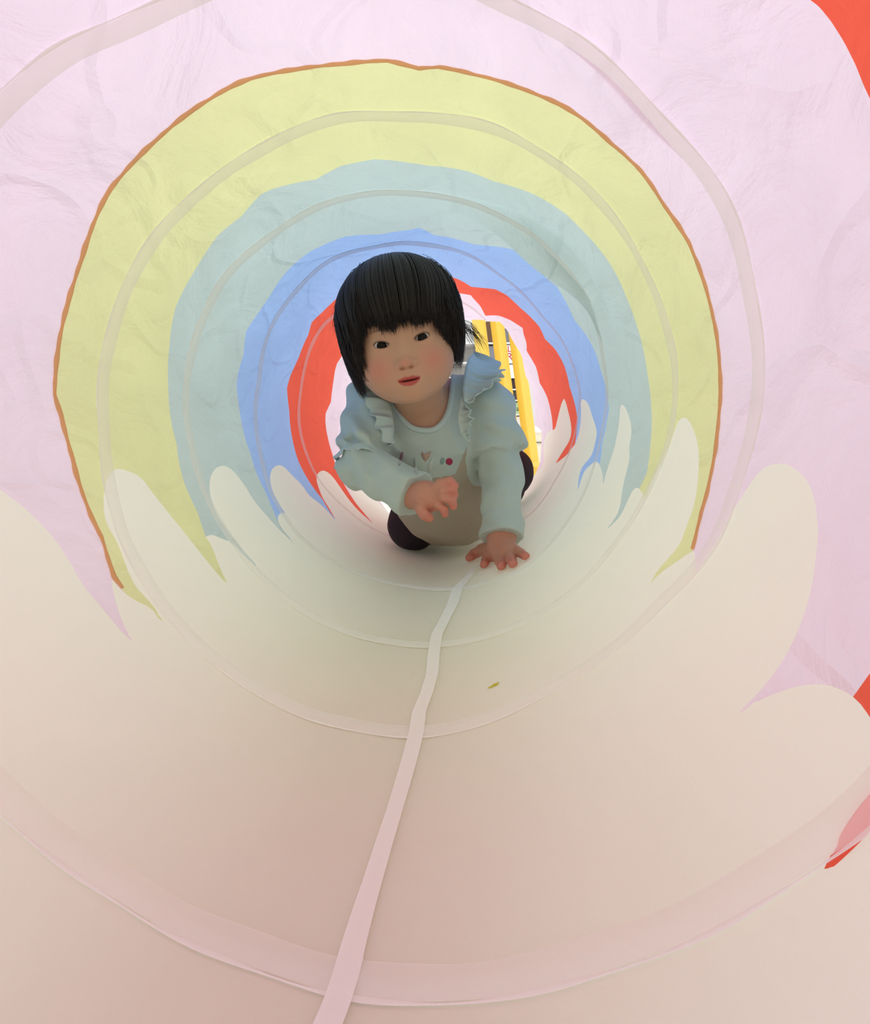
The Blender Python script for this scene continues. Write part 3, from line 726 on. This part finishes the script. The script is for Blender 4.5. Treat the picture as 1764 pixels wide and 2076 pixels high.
def sdf_leggings(p):
    wr = 0.0008 * noise3(p, 150, 13)
    d = smin(sdf_legs(p, 0.0045), sd_cone(p, pelvis, (hipL + hipR) / 2, 0.072, 0.06), 0.03) + wr + 0.0016 * noise3(p, 55, 21)
    return keep_in(p, d, 0.0015)

skin_m, nt, out = mat_new('skin'); N = nt.nodes; L = nt.links
b = N.new('ShaderNodeBsdfPrincipled'); b.inputs['Roughness'].default_value = 0.48; b.inputs['Specular IOR Level'].default_value = 0.35
b.inputs['Subsurface Weight'].default_value = 0.12; b.inputs['Subsurface Radius'].default_value = (0.9, 0.35, 0.2); b.inputs['Subsurface Scale'].default_value = 0.006
at = N.new('ShaderNodeAttribute'); at.attribute_name = 'skin_tone'; L.new(at.outputs['Color'], b.inputs['Base Color'])
nz = N.new('ShaderNodeTexNoise'); nz.inputs['Scale'].default_value = 300; bp = N.new('ShaderNodeBump'); bp.inputs['Strength'].default_value = 0.06; bp.inputs['Distance'].default_value = 0.001
L.new(nz.outputs['Fac'], bp.inputs['Height']); L.new(bp.outputs[0], b.inputs['Normal']); L.new(b.outputs[0], out.inputs[0])
M_eye = simple_mat('eye_white', (200, 188, 186), 0.3, spec=0.3); M_iris = simple_mat('dark_brown_iris', (24, 17, 15), 0.35, spec=0.15)
M_mintshirt = simple_mat('mint_jersey', (186, 200, 192), 0.9, bump=0.25, scale=900, sheen=0.2, vary=0.03)
M_trim = simple_mat('mint_trim', (192, 208, 204), 0.9, bump=0.2, scale=900, sheen=0.2, vary=0.03)
M_leg = simple_mat('dark_plum_knit', (44, 32, 40), 0.9, bump=0.3, scale=700, vary=0.1)
M_skirt = simple_mat('beige_tunic_lining', (176, 164, 146), 0.9, bump=0.25, scale=900, vary=0.03)

child = empty('person', (float(pelvis[0]), float(pelvis[1]), 0.0))
tag(child, 'toddler with dark fringe crawling in the tunnel, mint ruffled top and dark leggings', 'person')

def build_child():
    lo = np.array([-0.16, 0.80, -0.002]); hi = np.array([0.24, 1.66, 0.50])
    hb = Hc
    xs = grid_axis(-0.15, 0.215, 0.004, [(hb[0] - 0.068, hb[0] + 0.075, 0.0011), (0.06, 0.16, 0.0013)])
    ys = grid_axis(0.84, 1.62, 0.005, [(hb[1] - 0.078, hb[1] + 0.02, 0.0011), (0.92, 1.05, 0.0014)])
    zs = grid_axis(-0.006, 0.46, 0.004, [(hb[2] - 0.085, hb[2] + 0.03, 0.0010), (0.005, 0.075, 0.0013), (0.09, 0.16, 0.0014)])
    v, f = surface_nets(sdf_body, xs, ys, zs)
    o = mesh_np('body', v, f, skin_m, child)
    # skin tone: warm base, rosy cheeks and finger tips, lips
    q = toH(v); X, Y, Z = q.T; base = np.array(lin((196, 150, 124))[:3]); rose = np.array(lin((206, 122, 108))[:3]); lip = np.array(lin((178, 62, 66))[:3])
    ck = np.exp(-(((np.abs(X) - 0.036) / 0.017) ** 2 + ((Z + 0.030) / 0.017) ** 2)) * (Y > 0)
    ck = np.clip(ck * 0.6 + 0.5 * np.exp(-((X / 0.008) ** 2 + ((Z + 0.029) / 0.006) ** 2)) * (Y > 0.05), 0, 1)
    hd = np.clip(1 - sdf_hands(v) / 0.004, 0, 1) * (np.linalg.norm(v - Hc, axis=1) > 0.12)
    tip = np.zeros(len(v))
    for pts, rs in FP + FL: tip = np.maximum(tip, np.exp(-(np.linalg.norm(v - pts[3], axis=1) / 0.013) ** 2))
    tint = np.clip(ck + hd * 0.35 + hd * tip * 0.6, 0, 1)[:, None]
    colr = base * (1 - tint) + rose * tint
    zz = Z - 6.0 * X * X * 0
    up = np.clip((0.0160 - np.abs(X)) / 0.003, 0, 1)
    zc = -0.0508 + 4.5 * X * X
    l1 = np.clip((zc + 0.0052 * np.sqrt(np.clip(1 - (X / 0.0158) ** 2, 0, 1)) + 0.0008 * np.exp(-(np.abs(X) - 0.0045) ** 2 / 1e-5) - Z) / 0.0010, 0, 1)
    l2 = np.clip((Z - (zc - 0.0072 * np.sqrt(np.clip(1 - (X / 0.0140) ** 2, 0, 1)))) / 0.0012, 0, 1)
    lm = (up * l1 * l2 * (Y > 0.03) * 0.85)[:, None]
    colr = colr * (1 - lm) + lip * lm
    inside = (np.clip(1 - np.abs(Z - zc) / 0.0013, 0, 1) * (np.abs(X) < 0.0140) * (Y > 0.03) * (Y < 0.0585))[:, None]
    colr = colr * (1 - 0.75 * inside) + np.array(lin((70, 18, 20))[:3]) * 0.75 * inside
    # dark lash line along the upper lid
    for sg_ in (1,):
        tz = (Z + 0.002) - 0.13 * (np.abs(X) - 0.026); tx = np.abs(X) - 0.0262
        lens = np.stack([tx, Y - 0.060, tz - 0.0006 + 12.0 * tx * tx * np.where(tz > 0, 0.6, -0.3)], 1)
        le = sd_ell(lens, (0, 0, 0), (0.0100, 0.013, 0.0041))
        la = (np.clip(1 - le / 0.0026, 0, 1) * (0.25 + 0.75 * np.clip(tz / 0.002, 0, 1)) * (Y > 0.03))[:, None]
        colr = colr * (1 - 0.92 * la) + np.array(lin((44, 28, 27))[:3]) * 0.92 * la
    # eyebrows: soft dark brushed hair in the skin
    bx = np.abs(X) - 0.027; bz = Z - (0.0165 - 9.0 * bx * bx)
    br = np.clip(1 - np.abs(bz) / 0.0022, 0, 1) * np.clip((0.014 - np.abs(bx)) / 0.004, 0, 1) * (Y > 0.02)
    colr = colr * (1 - 0.6 * br[:, None]) + np.array(lin((70, 46, 40))[:3]) * 0.6 * br[:, None]
    ca = o.data.color_attributes.new('skin_tone', 'FLOAT_COLOR', 'POINT')
    ca.data.foreach_set('color', np.concatenate([colr, np.ones((len(v), 1))], 1).astype(np.float32).ravel())
    # eyes
    for e in EYE:
        bmv = []; bmf = []; r = 0.0117; nu, nv = 40, 28; fm = []
        c = H(*e); gaze = (CAM - c) / np.linalg.norm(CAM - c); sd_ = np.cross(gaze, [0, 0, 1]); sd_ /= np.linalg.norm(sd_); upv = np.cross(sd_, gaze)
        for j in range(nv + 1):
            a = math.pi * j / nv
            for i in range(nu):
                ph = 2 * math.pi * i / nu; rr = r * (1.0 + (0.05 * math.exp(-(a / 0.35) ** 2)))
                bmv.append(c + rr * (gaze * math.cos(a) + math.sin(a) * (sd_ * math.cos(ph) + upv * math.sin(ph))))
        for j in range(nv):
            for i in range(nu):
                bmf.append((j * nu + i, (j + 1) * nu + i, (j + 1) * nu + (i + 1) % nu, j * nu + (i + 1) % nu)); fm.append(1 if j < 5 else 0)
        eo = mesh_np('eyeball', bmv, bmf, [M_eye, M_iris], child, fmat=fm)
    # leggings
    xs = grid_axis(-0.13, 0.215, 0.0035, []); ys = grid_axis(1.15, 1.60, 0.004, []); zs = grid_axis(-0.01, 0.30, 0.0035, [])
    v, f = surface_nets(sdf_leggings, xs, ys, zs, 1)
    lg = mesh_np('leggings', v, f, M_leg, child); lg['label'] = 'dark plum knitted leggings'
    # top
    xs = grid_axis(-0.17, 0.20, 0.0020, []); ys = grid_axis(0.90, 1.48, 0.0022, []); zs = grid_axis(-0.01, 0.36, 0.0020, [])
    v, f = surface_nets(sdf_shirt, xs, ys, zs, 1)
    # yoke and sleeves mint, hanging skirt of the tunic beige: split by the curved seam
    ctr = v[f].mean(1)
    q = ctr - P(860, 900, 1.08); U = q @ c_r; Vv = q @ c_u
    arm = np.minimum(np.minimum(sd_cone(ctr, shL, elL, 0.041, 0.036), sd_cone(ctr, elL, wrL, 0.036, 0.034)), np.minimum(sd_cone(ctr, shR, elR, 0.041, 0.034), sd_cone(ctr, elR, wrR, 0.034, 0.034)))
    seam = -0.052 + 0.16 * U + np.where(U > 0.045, (U - 0.045) * 2.2, 0)
    low = (Vv < seam) & (arm > 0.014)
    for sel, nm, M in ((~low, 'top', M_mintshirt), (low, 'tunic_skirt', M_skirt)):
        ff = f[sel]; used = np.unique(ff); mp = np.full(len(v), -1); mp[used] = np.arange(len(used))
        o = mesh_np(nm, v[used], mp[ff], M, child)
        o['label'] = 'mint jersey top with long puffed sleeves' if nm == 'top' else 'beige gathered lower part of the top'
build_child()

def tube(name, pts, rad, m, parent, seg=8, closed=False):
    pts = [np.array(q) for q in pts]; V = []; Fq = []; n = len(pts)
    rad = np.full(n, rad) if np.isscalar(rad) else rad
    pn = None
    for i in range(n):
        t = pts[(i + 1) % n if closed else min(i + 1, n - 1)] - pts[i - 1 if (closed or i) else 0]; t = t / (np.linalg.norm(t) + 1e-12)
        if pn is None:
            a = np.array([0, 0, 1.0]) if abs(t[2]) < 0.9 else np.array([1.0, 0, 0]); pn = np.cross(t, a)
        pn = pn - t * (pn @ t); pn /= np.linalg.norm(pn); bn = np.cross(t, pn)
        for k in range(seg):
            a = 2 * math.pi * k / seg; V.append(pts[i] + rad[i] * (pn * math.cos(a) + bn * math.sin(a)))
    for i in range(n if closed else n - 1):
        for k in range(seg):
            a = i * seg; b_ = ((i + 1) % n) * seg; Fq.append((a + k, a + (k + 1) % seg, b_ + (k + 1) % seg, b_ + k))
    if not closed: Fq.append(tuple(range(seg))[::-1]); Fq.append(tuple((n - 1) * seg + k for k in range(seg)))
    return mesh_np(name, V, Fq, m, parent)

# neckband following the neckline
def neckband():
    pts = []
    for px, py in [(797,778),(800,795),(804,812),(811,828),(822,845),(835,858),(850,866),(864,868),(878,864),(890,854),(899,840),(905,824),(909,806),(911,790),(912,778)]:
        h = raymarch(lambda p: sdf_torso(p, 0.006), px + (6 if px > 860 else -6), py + (6 if 812 < py else 0), 0.98, 1.25)
        if h is not None: pts.append(h)
    pts = np.array(pts); t = np.linspace(0, len(pts) - 1, 60); pts = np.stack([np.interp(t, np.arange(len(pts)), pts[:, k]) for k in range(3)], 1)
    ker = np.ones(7) / 7
    for k in range(3): pts[3:-3, k] = np.convolve(pts[:, k], ker, 'valid')
    o = tube('neckband', pts, 0.0042, M_trim, child, 10); o['label'] = 'plain mint neckband'
neckband()

def ruffle(name, pathpx, outdirs, width, waves, amp, lb, seed=0, thick=0.0012):
    """a gathered strip: inner edge sewn along the path, outer edge flared and waving"""
    r_ = random.Random(seed)
    base = np.array([P(*q) for q in pathpx]); od = np.array([c_r * a + c_u * b_ - c_f * c for a, b_, c in outdirs])
    n = 140; t = np.linspace(0, len(base) - 1, n)
    B = np.stack([np.interp(t, np.arange(len(base)), base[:, k]) for k in range(3)], 1)
    O = np.stack([np.interp(t, np.arange(len(base)), od[:, k]) for k in range(3)], 1); O /= np.linalg.norm(O, axis=1)[:, None]
    for A in (B, O):
        for _ in range(10): A[1:-1] = (A[:-2] + 2 * A[1:-1] + A[2:]) / 4
    T = np.gradient(B, axis=0); T /= np.linalg.norm(T, axis=1)[:, None]; Nn = np.cross(T, O); Nn /= np.linalg.norm(Nn, axis=1)[:, None]
    u = np.linspace(0, 1, n); prof = np.sin(np.pi * np.clip(u * 1.0, 0, 1)) ** 0.35
    m = 12; rows = []
    for j in range(m):
        s = j / (m - 1)
        wv = amp * s * np.sin(2 * np.pi * waves * u + 0.9 * np.sin(9 * u + seed)) + amp * 0.5 * s * np.sin(2 * np.pi * waves * 1.7 * u + seed)
        curl = 0.25 * width * math.sin(math.pi * s)
        rows.append(B + O * (s * width * prof * (0.62 + 0.6 * u) * (1 + 0.06 * np.sin(2 * np.pi * waves * 1.3 * u + 2)))[:, None] + Nn * (wv + curl * 0.5)[:, None] + T * (0.25 * wv)[:, None])
    Vt = np.stack(rows, 1).reshape(-1, 3)
    i = np.arange(n - 1)[:, None] * m; j = np.arange(m - 1)[None, :]
    q = np.stack([i + j, i + m + j, i + m + j + 1, i + j + 1], -1).reshape(-1, 4)
    o = mesh_np(name, Vt, q, M_trim, child); o['label'] = lb
    md = o.modifiers.new('thickness', 'SOLIDIFY'); md.thickness = thick
    return o
ruffle('shoulder_ruffle', [(940,812,1.030),(938,790,1.040),(940,765,1.055),(944,742,1.075),(950,726,1.10),(960,716,1.14)],
       [(0.75,-0.1,0.7),(0.95,-0.05,0.5),(1,-0.15,0.35),(1,-0.3,0.2),(1,-0.35,0.1),(1,-0.3,0)], 0.058, 5, 0.0040, 'wide mint ruffle flaring over the shoulder above the planted arm', 1)
ruffle('shoulder_ruffle', [(950,896,1.030),(934,880,1.028),(928,856,1.028),(929,832,1.030),(936,806,1.036)],
       [(0.2,0.6,0.8),(0.7,0.3,0.8),(0.9,0.0,0.7),(0.8,-0.2,0.8),(0.5,-0.7,0.7)], 0.026, 4, 0.0038, 'gathered lower fold of the ruffle beside the neckline', 3)
ruffle('shoulder_ruffle', [(797,900,1.035),(800,868,1.035),(796,835,1.035),(786,800,1.045),(774,772,1.065),(764,756,1.09),(758,748,1.13)],
       [(-0.5,-0.6,0.7),(-0.8,-0.2,0.6),(-0.9,0.1,0.5),(-1,0.1,0.35),(-1,0.2,0.25),(-1,0.2,0.1),(-1,0.1,0)], 0.046, 8, 0.0050, 'mint ruffle on the shoulder above the lifted hand', 5)
def sleeve_frill(a, b, f, r0, r1, ln, waves, lb):
    ax = (b - a) / np.linalg.norm(b - a); c = a + (b - a) * f; u = np.cross(ax, [0, 0, 1.0]); u /= np.linalg.norm(u); w = np.cross(ax, u)
    n, m = 160, 7; V = []
    for i in range(n):
        t = 2 * math.pi * i / n
        for j in range(m):
            s = j / (m - 1); rr = r0 + (r1 - r0) * s + 0.0028 * s * math.sin(waves * t + 0.8 * math.sin(2 * t)) + 0.001 * s * math.sin(2.3 * waves * t)
            V.append(c + ax * (ln * s + 0.0022 * s * math.sin(waves * t + 1.2)) + rr * (u * math.cos(t) + w * math.sin(t)))
    Q = [(i * m + j, ((i + 1) % n) * m + j, ((i + 1) % n) * m + j + 1, i * m + j + 1) for i in range(n) for j in range(m - 1)]
    o = mesh_np('sleeve_frill', V, Q, M_trim, child); o['label'] = lb
    o.modifiers.new('thickness', 'SOLIDIFY').thickness = 0.0012
sleeve_frill(shR, elR, 0.90, 0.0375, 0.0420, 0.013, 9, 'gathered frill below the puff of the bent sleeve')
# embroidery on the chest
def patch(name, outline, col, lb, lift=0.0016):
    m = simple_mat(name + '_thread', col, 0.8, bump=0.3, scale=1500)
    pts = []
    for px, py in outline:
        h = raymarch(sdf_shirt, px, py, 0.95, 1.3)
        if h is None: return
        pts.append(h)
    pts = np.array(pts); c = pts.mean(0); n = -c_f
    V = [c + n * (lift + 0.0008)] + [q + n * lift for q in pts] + [q - c_f * -0.002 for q in pts]
    k = len(pts); Fq = [(0, 1 + i, 1 + (i + 1) % k) for i in range(k)] + [(1 + i, 1 + k + i, 1 + k + (i + 1) % k, 1 + (i + 1) % k) for i in range(k)]
    o = mesh_np(name, V, Fq, m, child); o['label'] = lb
def oval(cx, cy_, a, b_, ang=0, k=14):
    ca, sa = math.cos(math.radians(ang)), math.sin(math.radians(ang))
    return [(cx + a * math.cos(t) * ca - b_ * math.sin(t) * sa, cy_ + a * math.cos(t) * sa + b_ * math.sin(t) * ca) for t in [2 * math.pi * i / k for i in range(k)]]
patch('embroidered_petal', oval(813, 930, 3.2, 14, 14), (150, 108, 128), 'small mauve embroidered petal on the chest')
patch('embroidered_heart', [(855,916),(862,920),(869,917),(874,915),(871,926),(863,936),(857,930),(854,922)], (188, 156, 140), 'small peach embroidered heart shape on the chest')
patch('embroidered_blossom', oval(911, 936, 7, 7), (172, 48, 84), 'small crimson embroidered dot on the chest')
patch('embroidered_leaf', oval(897, 935, 4, 7, 10), (138, 168, 160), 'small teal embroidered leaf on the chest')
patch('embroidered_stroke', oval(843, 945, 4, 17, -5), (206, 212, 202), 'white embroidered stroke on the chest')
patch('embroidered_stroke', oval(873, 944, 4, 15, 12), (206, 212, 202), 'white embroidered stroke on the chest')

# ------------------------------------------------------------------ hair
def build_hair():
    m, nt, out = mat_new('black_hair'); N = nt.nodes; L = nt.links
    b = N.new('ShaderNodeBsdfPrincipled'); b.inputs['Base Color'].default_value = lin((38, 28, 26)); b.inputs['Roughness'].default_value = 0.42
    b.inputs['Specular IOR Level'].default_value = 0.35; L.new(b.outputs[0], out.inputs[0])
    Vs = []; Fs = []; base = 0
    A = np.array([0.0770, 0.0885, 0.0740]); C = np.array([0, -0.024, 0.034])
    crown = np.array([0.0, -0.45, 0.89]); crown /= np.linalg.norm(crown)
    def endz(phi):
        a = abs(phi)
        if a < 34: return 0.0205 + 0.003 * math.sin(phi * 0.21) + (0.009 * math.exp(-((phi + 29) / 5.0) ** 2))
        if a < 52: return 0.0215 - (a - 34) / 18 * 0.030
        if a < 66: return -0.010 - (a - 52) / 14 * (0.040 if phi < 0 else 0.026)
        return -0.052 if phi < 0 else -0.037
    def head_pt(dirv, off):
        return C + dirv * (A + off)
    def add(pts, r0):
        nonlocal base
        n = len(pts); pts = np.array(pts)
        T = np.gradient(pts, axis=0); T /= np.linalg.norm(T, axis=1)[:, None] + 1e-9
        o = pts - C; o /= np.linalg.norm(o, axis=1)[:, None]; S = np.cross(T, o); S /= np.linalg.norm(S, axis=1)[:, None] + 1e-9
        w = r0 * np.clip(1.15 - np.linspace(0, 1, n) ** 3, 0.1, 1)[:, None]
        V = np.concatenate([pts - S * w, pts + o * w * 0.8, pts + S * w], 1).reshape(-1, 3)
        i = np.arange(n - 1)[:, None] * 3
        q = np.concatenate([np.stack([i + a, i + 3 + a, i + 3 + b_, i + b_], -1).reshape(-1, 4) for a, b_ in ((0, 1), (1, 2), (2, 0))]) + base
        Vs.append(V); Fs.append(q); base += n * 3
    r = np.random.default_rng(3)
    z1 = crown; x1 = np.array([1.0, 0, 0]); y1 = np.cross(z1, x1)          # y1 points towards the face
    for k in range(5200):
        phi = r.uniform(-180, 180)
        if k % 5 < 2: phi = r.uniform(-60, 60)
        clump = math.sin(phi * 0.55 + 0.7) * 2.0 + math.sin(phi * 1.3) * 1.4
        layer = r.uniform(0, 1) ** 1.3; off = 0.002 + 0.0075 * layer
        s0 = r.uniform(0, 0.35) if r.random() < 0.8 else r.uniform(0.3, 1.0)
        ez = endz(phi) + r.normal() * 0.0035 + clump * 0.0012 - (0.004 if layer < 0.4 else 0)
        ph = math.radians(phi + clump * 0.35 + r.normal() * 2.2)
        pts = []; prev = None
        hd = x1 * math.sin(ph) + y1 * math.cos(ph)
        for j in range(60):
            a = s0 + j * 0.055
            dv = z1 * math.cos(a) + hd * math.sin(a); pt = head_pt(dv, off)
            if pt[2] < 0.030 and prev is not None and pt[2] < prev[2]:
                # below the widest part the hair hangs; stop following the skull
                dirx = np.array([pt[0], pt[1] - C[1], 0]); dirx /= np.linalg.norm(dirx)
                start = prev; n2 = max(3, int((start[2] - ez) / 0.008) + 2)
                side = abs(phi) > 48
                for i in range(1, n2 + 1):
                    f = i / n2; z = start[2] + (ez - start[2]) * f
                    inw = (-0.012 if side else 0.0015) * f * f
                    q = start + dirx * inw; 
                    pts.append(np.array([q[0] + r.normal() * 0.0004, q[1] + (0.006 * f if side and abs(phi) < 110 else 0), z]))
                break
            if pt[2] < ez: break
            pts.append(pt); prev = pt
        if len(pts) < 4: continue
        add([H(*q) for q in pts] if False else [q for q in pts], r.uniform(0.0006, 0.0011))
    # long side lock hugging the cheek (picture left) and flicked-out lock (picture right)
    def lock(ctrl, n, spread, r0, tipspread):
        ctrl = np.array(ctrl)
        for k in range(n):
            j0 = r.normal(size=3) * spread; j1 = r.normal(size=3) * tipspread; m_ = 16
            t = np.linspace(0, 1, m_); idx = t * (len(ctrl) - 1)
            B = np.stack([np.interp(idx, np.arange(len(ctrl)), ctrl[:, c]) for c in range(3)], 1)
            for _ in range(3): B[1:-1] = (B[:-2] + 2 * B[1:-1] + B[2:]) / 4
            for a_ in range(m_):
                en = np.linalg.norm((B[a_] - C) / A); lim_ = 1.02 + 0.40 * max(0.0, t[a_] - 0.35)
                if en > lim_ and t[a_] < 0.75 and B[a_][2] > 0.0: B[a_] = C + (B[a_] - C) * (lim_ / en)
            e = r.uniform(0.75, 1.0)
            B = B[:max(5, int(m_ * e))]; tt = np.linspace(0, 1, len(B))[:, None]
            add(B + j0 * (1 - tt) + (j0 * 0.5 + j1) * tt, r.uniform(0.6, 1.0) * r0)
    def W(px, py, d): return toH(P(px, py, d))
    lock([W(745,540,.985), W(712,575,.975), W(692,640,.955), W(700,690,.945), W(718,735,.94), W(742,768,.945), W(766,788,.95)], 170, 0.0042, 0.0010, 0.0022)
    lock([W(745,545,.965), W(715,590,.952), W(708,650,.935), W(716,690,.93), W(730,730,.93), W(748,762,.935)], 110, 0.0040, 0.0010, 0.0025)
    lock([W(735,545,.985), W(700,585,.98), W(680,650,.975), W(684,690,.97)], 26, 0.004, 0.0006, 0.004)
    lock([W(750,540,.95), W(722,585,.925), W(720,640,.915), W(728,672,.915)], 60, 0.004, 0.0009, 0.003)
    lock([W(870,520,.985), W(908,555,.96), W(930,605,.94), W(932,650,.94), W(930,690,.945), W(932,715,.95)], 170, 0.0050, 0.0010, 0.0045)
    lock([W(880,530,.98), W(922,580,.96), W(940,640,.955), W(952,670,.955), W(968,690,.955), W(984,722,.955)], 60, 0.0040, 0.0009, 0.0050)
    lock([W(885,540,.98), W(922,590,.96), W(944,650,.955), W(956,675,.955), W(978,690,.955), W(990,700,.955)], 14, 0.003, 0.0006, 0.0040)
    lock([W(870,530,.96), W(905,570,.93), W(918,620,.92), W(920,660,.925)], 60, 0.0035, 0.0009, 0.002)
    V = np.concatenate(Vs); V = Hc + V @ HR.T
    # scalp shell below the strands
    nu, nv = 72, 40; S = []
    for j in range(nv + 1):
        for i in range(nu):
            ph = 2 * math.pi * i / nu - math.pi; hd = x1 * math.sin(ph) + y1 * math.cos(ph)
            amax = math.pi * 0.72; a = amax * j / nv
            dv = z1 * math.cos(a) + hd * math.sin(a); pt = head_pt(dv, -0.0005)
            lim = endz(math.degrees(ph)) + 0.009
            if pt[2] < lim and j > 2:
                # slide back up the meridian to the hairline
                for aa in np.linspace(a, 0.2, 50):
                    dv = z1 * math.cos(aa) + hd * math.sin(aa); pt = head_pt(dv, -0.0005)
                    if pt[2] >= lim: break
            S.append(Hc + HR @ pt)
    Q = []
    for j in range(nv):
        for i in range(nu):
            Q.append((j * nu + i, j * nu + (i + 1) % nu, (j + 1) * nu + (i + 1) % nu, (j + 1) * nu + i))
    Q = np.array(Q) + len(V)
    o = mesh_np('hair', np.concatenate([V, np.array(S)]), np.concatenate([np.concatenate(Fs), Q]), m, child)
    o['label'] = 'short black straight hair with a full fringe'
build_hair()
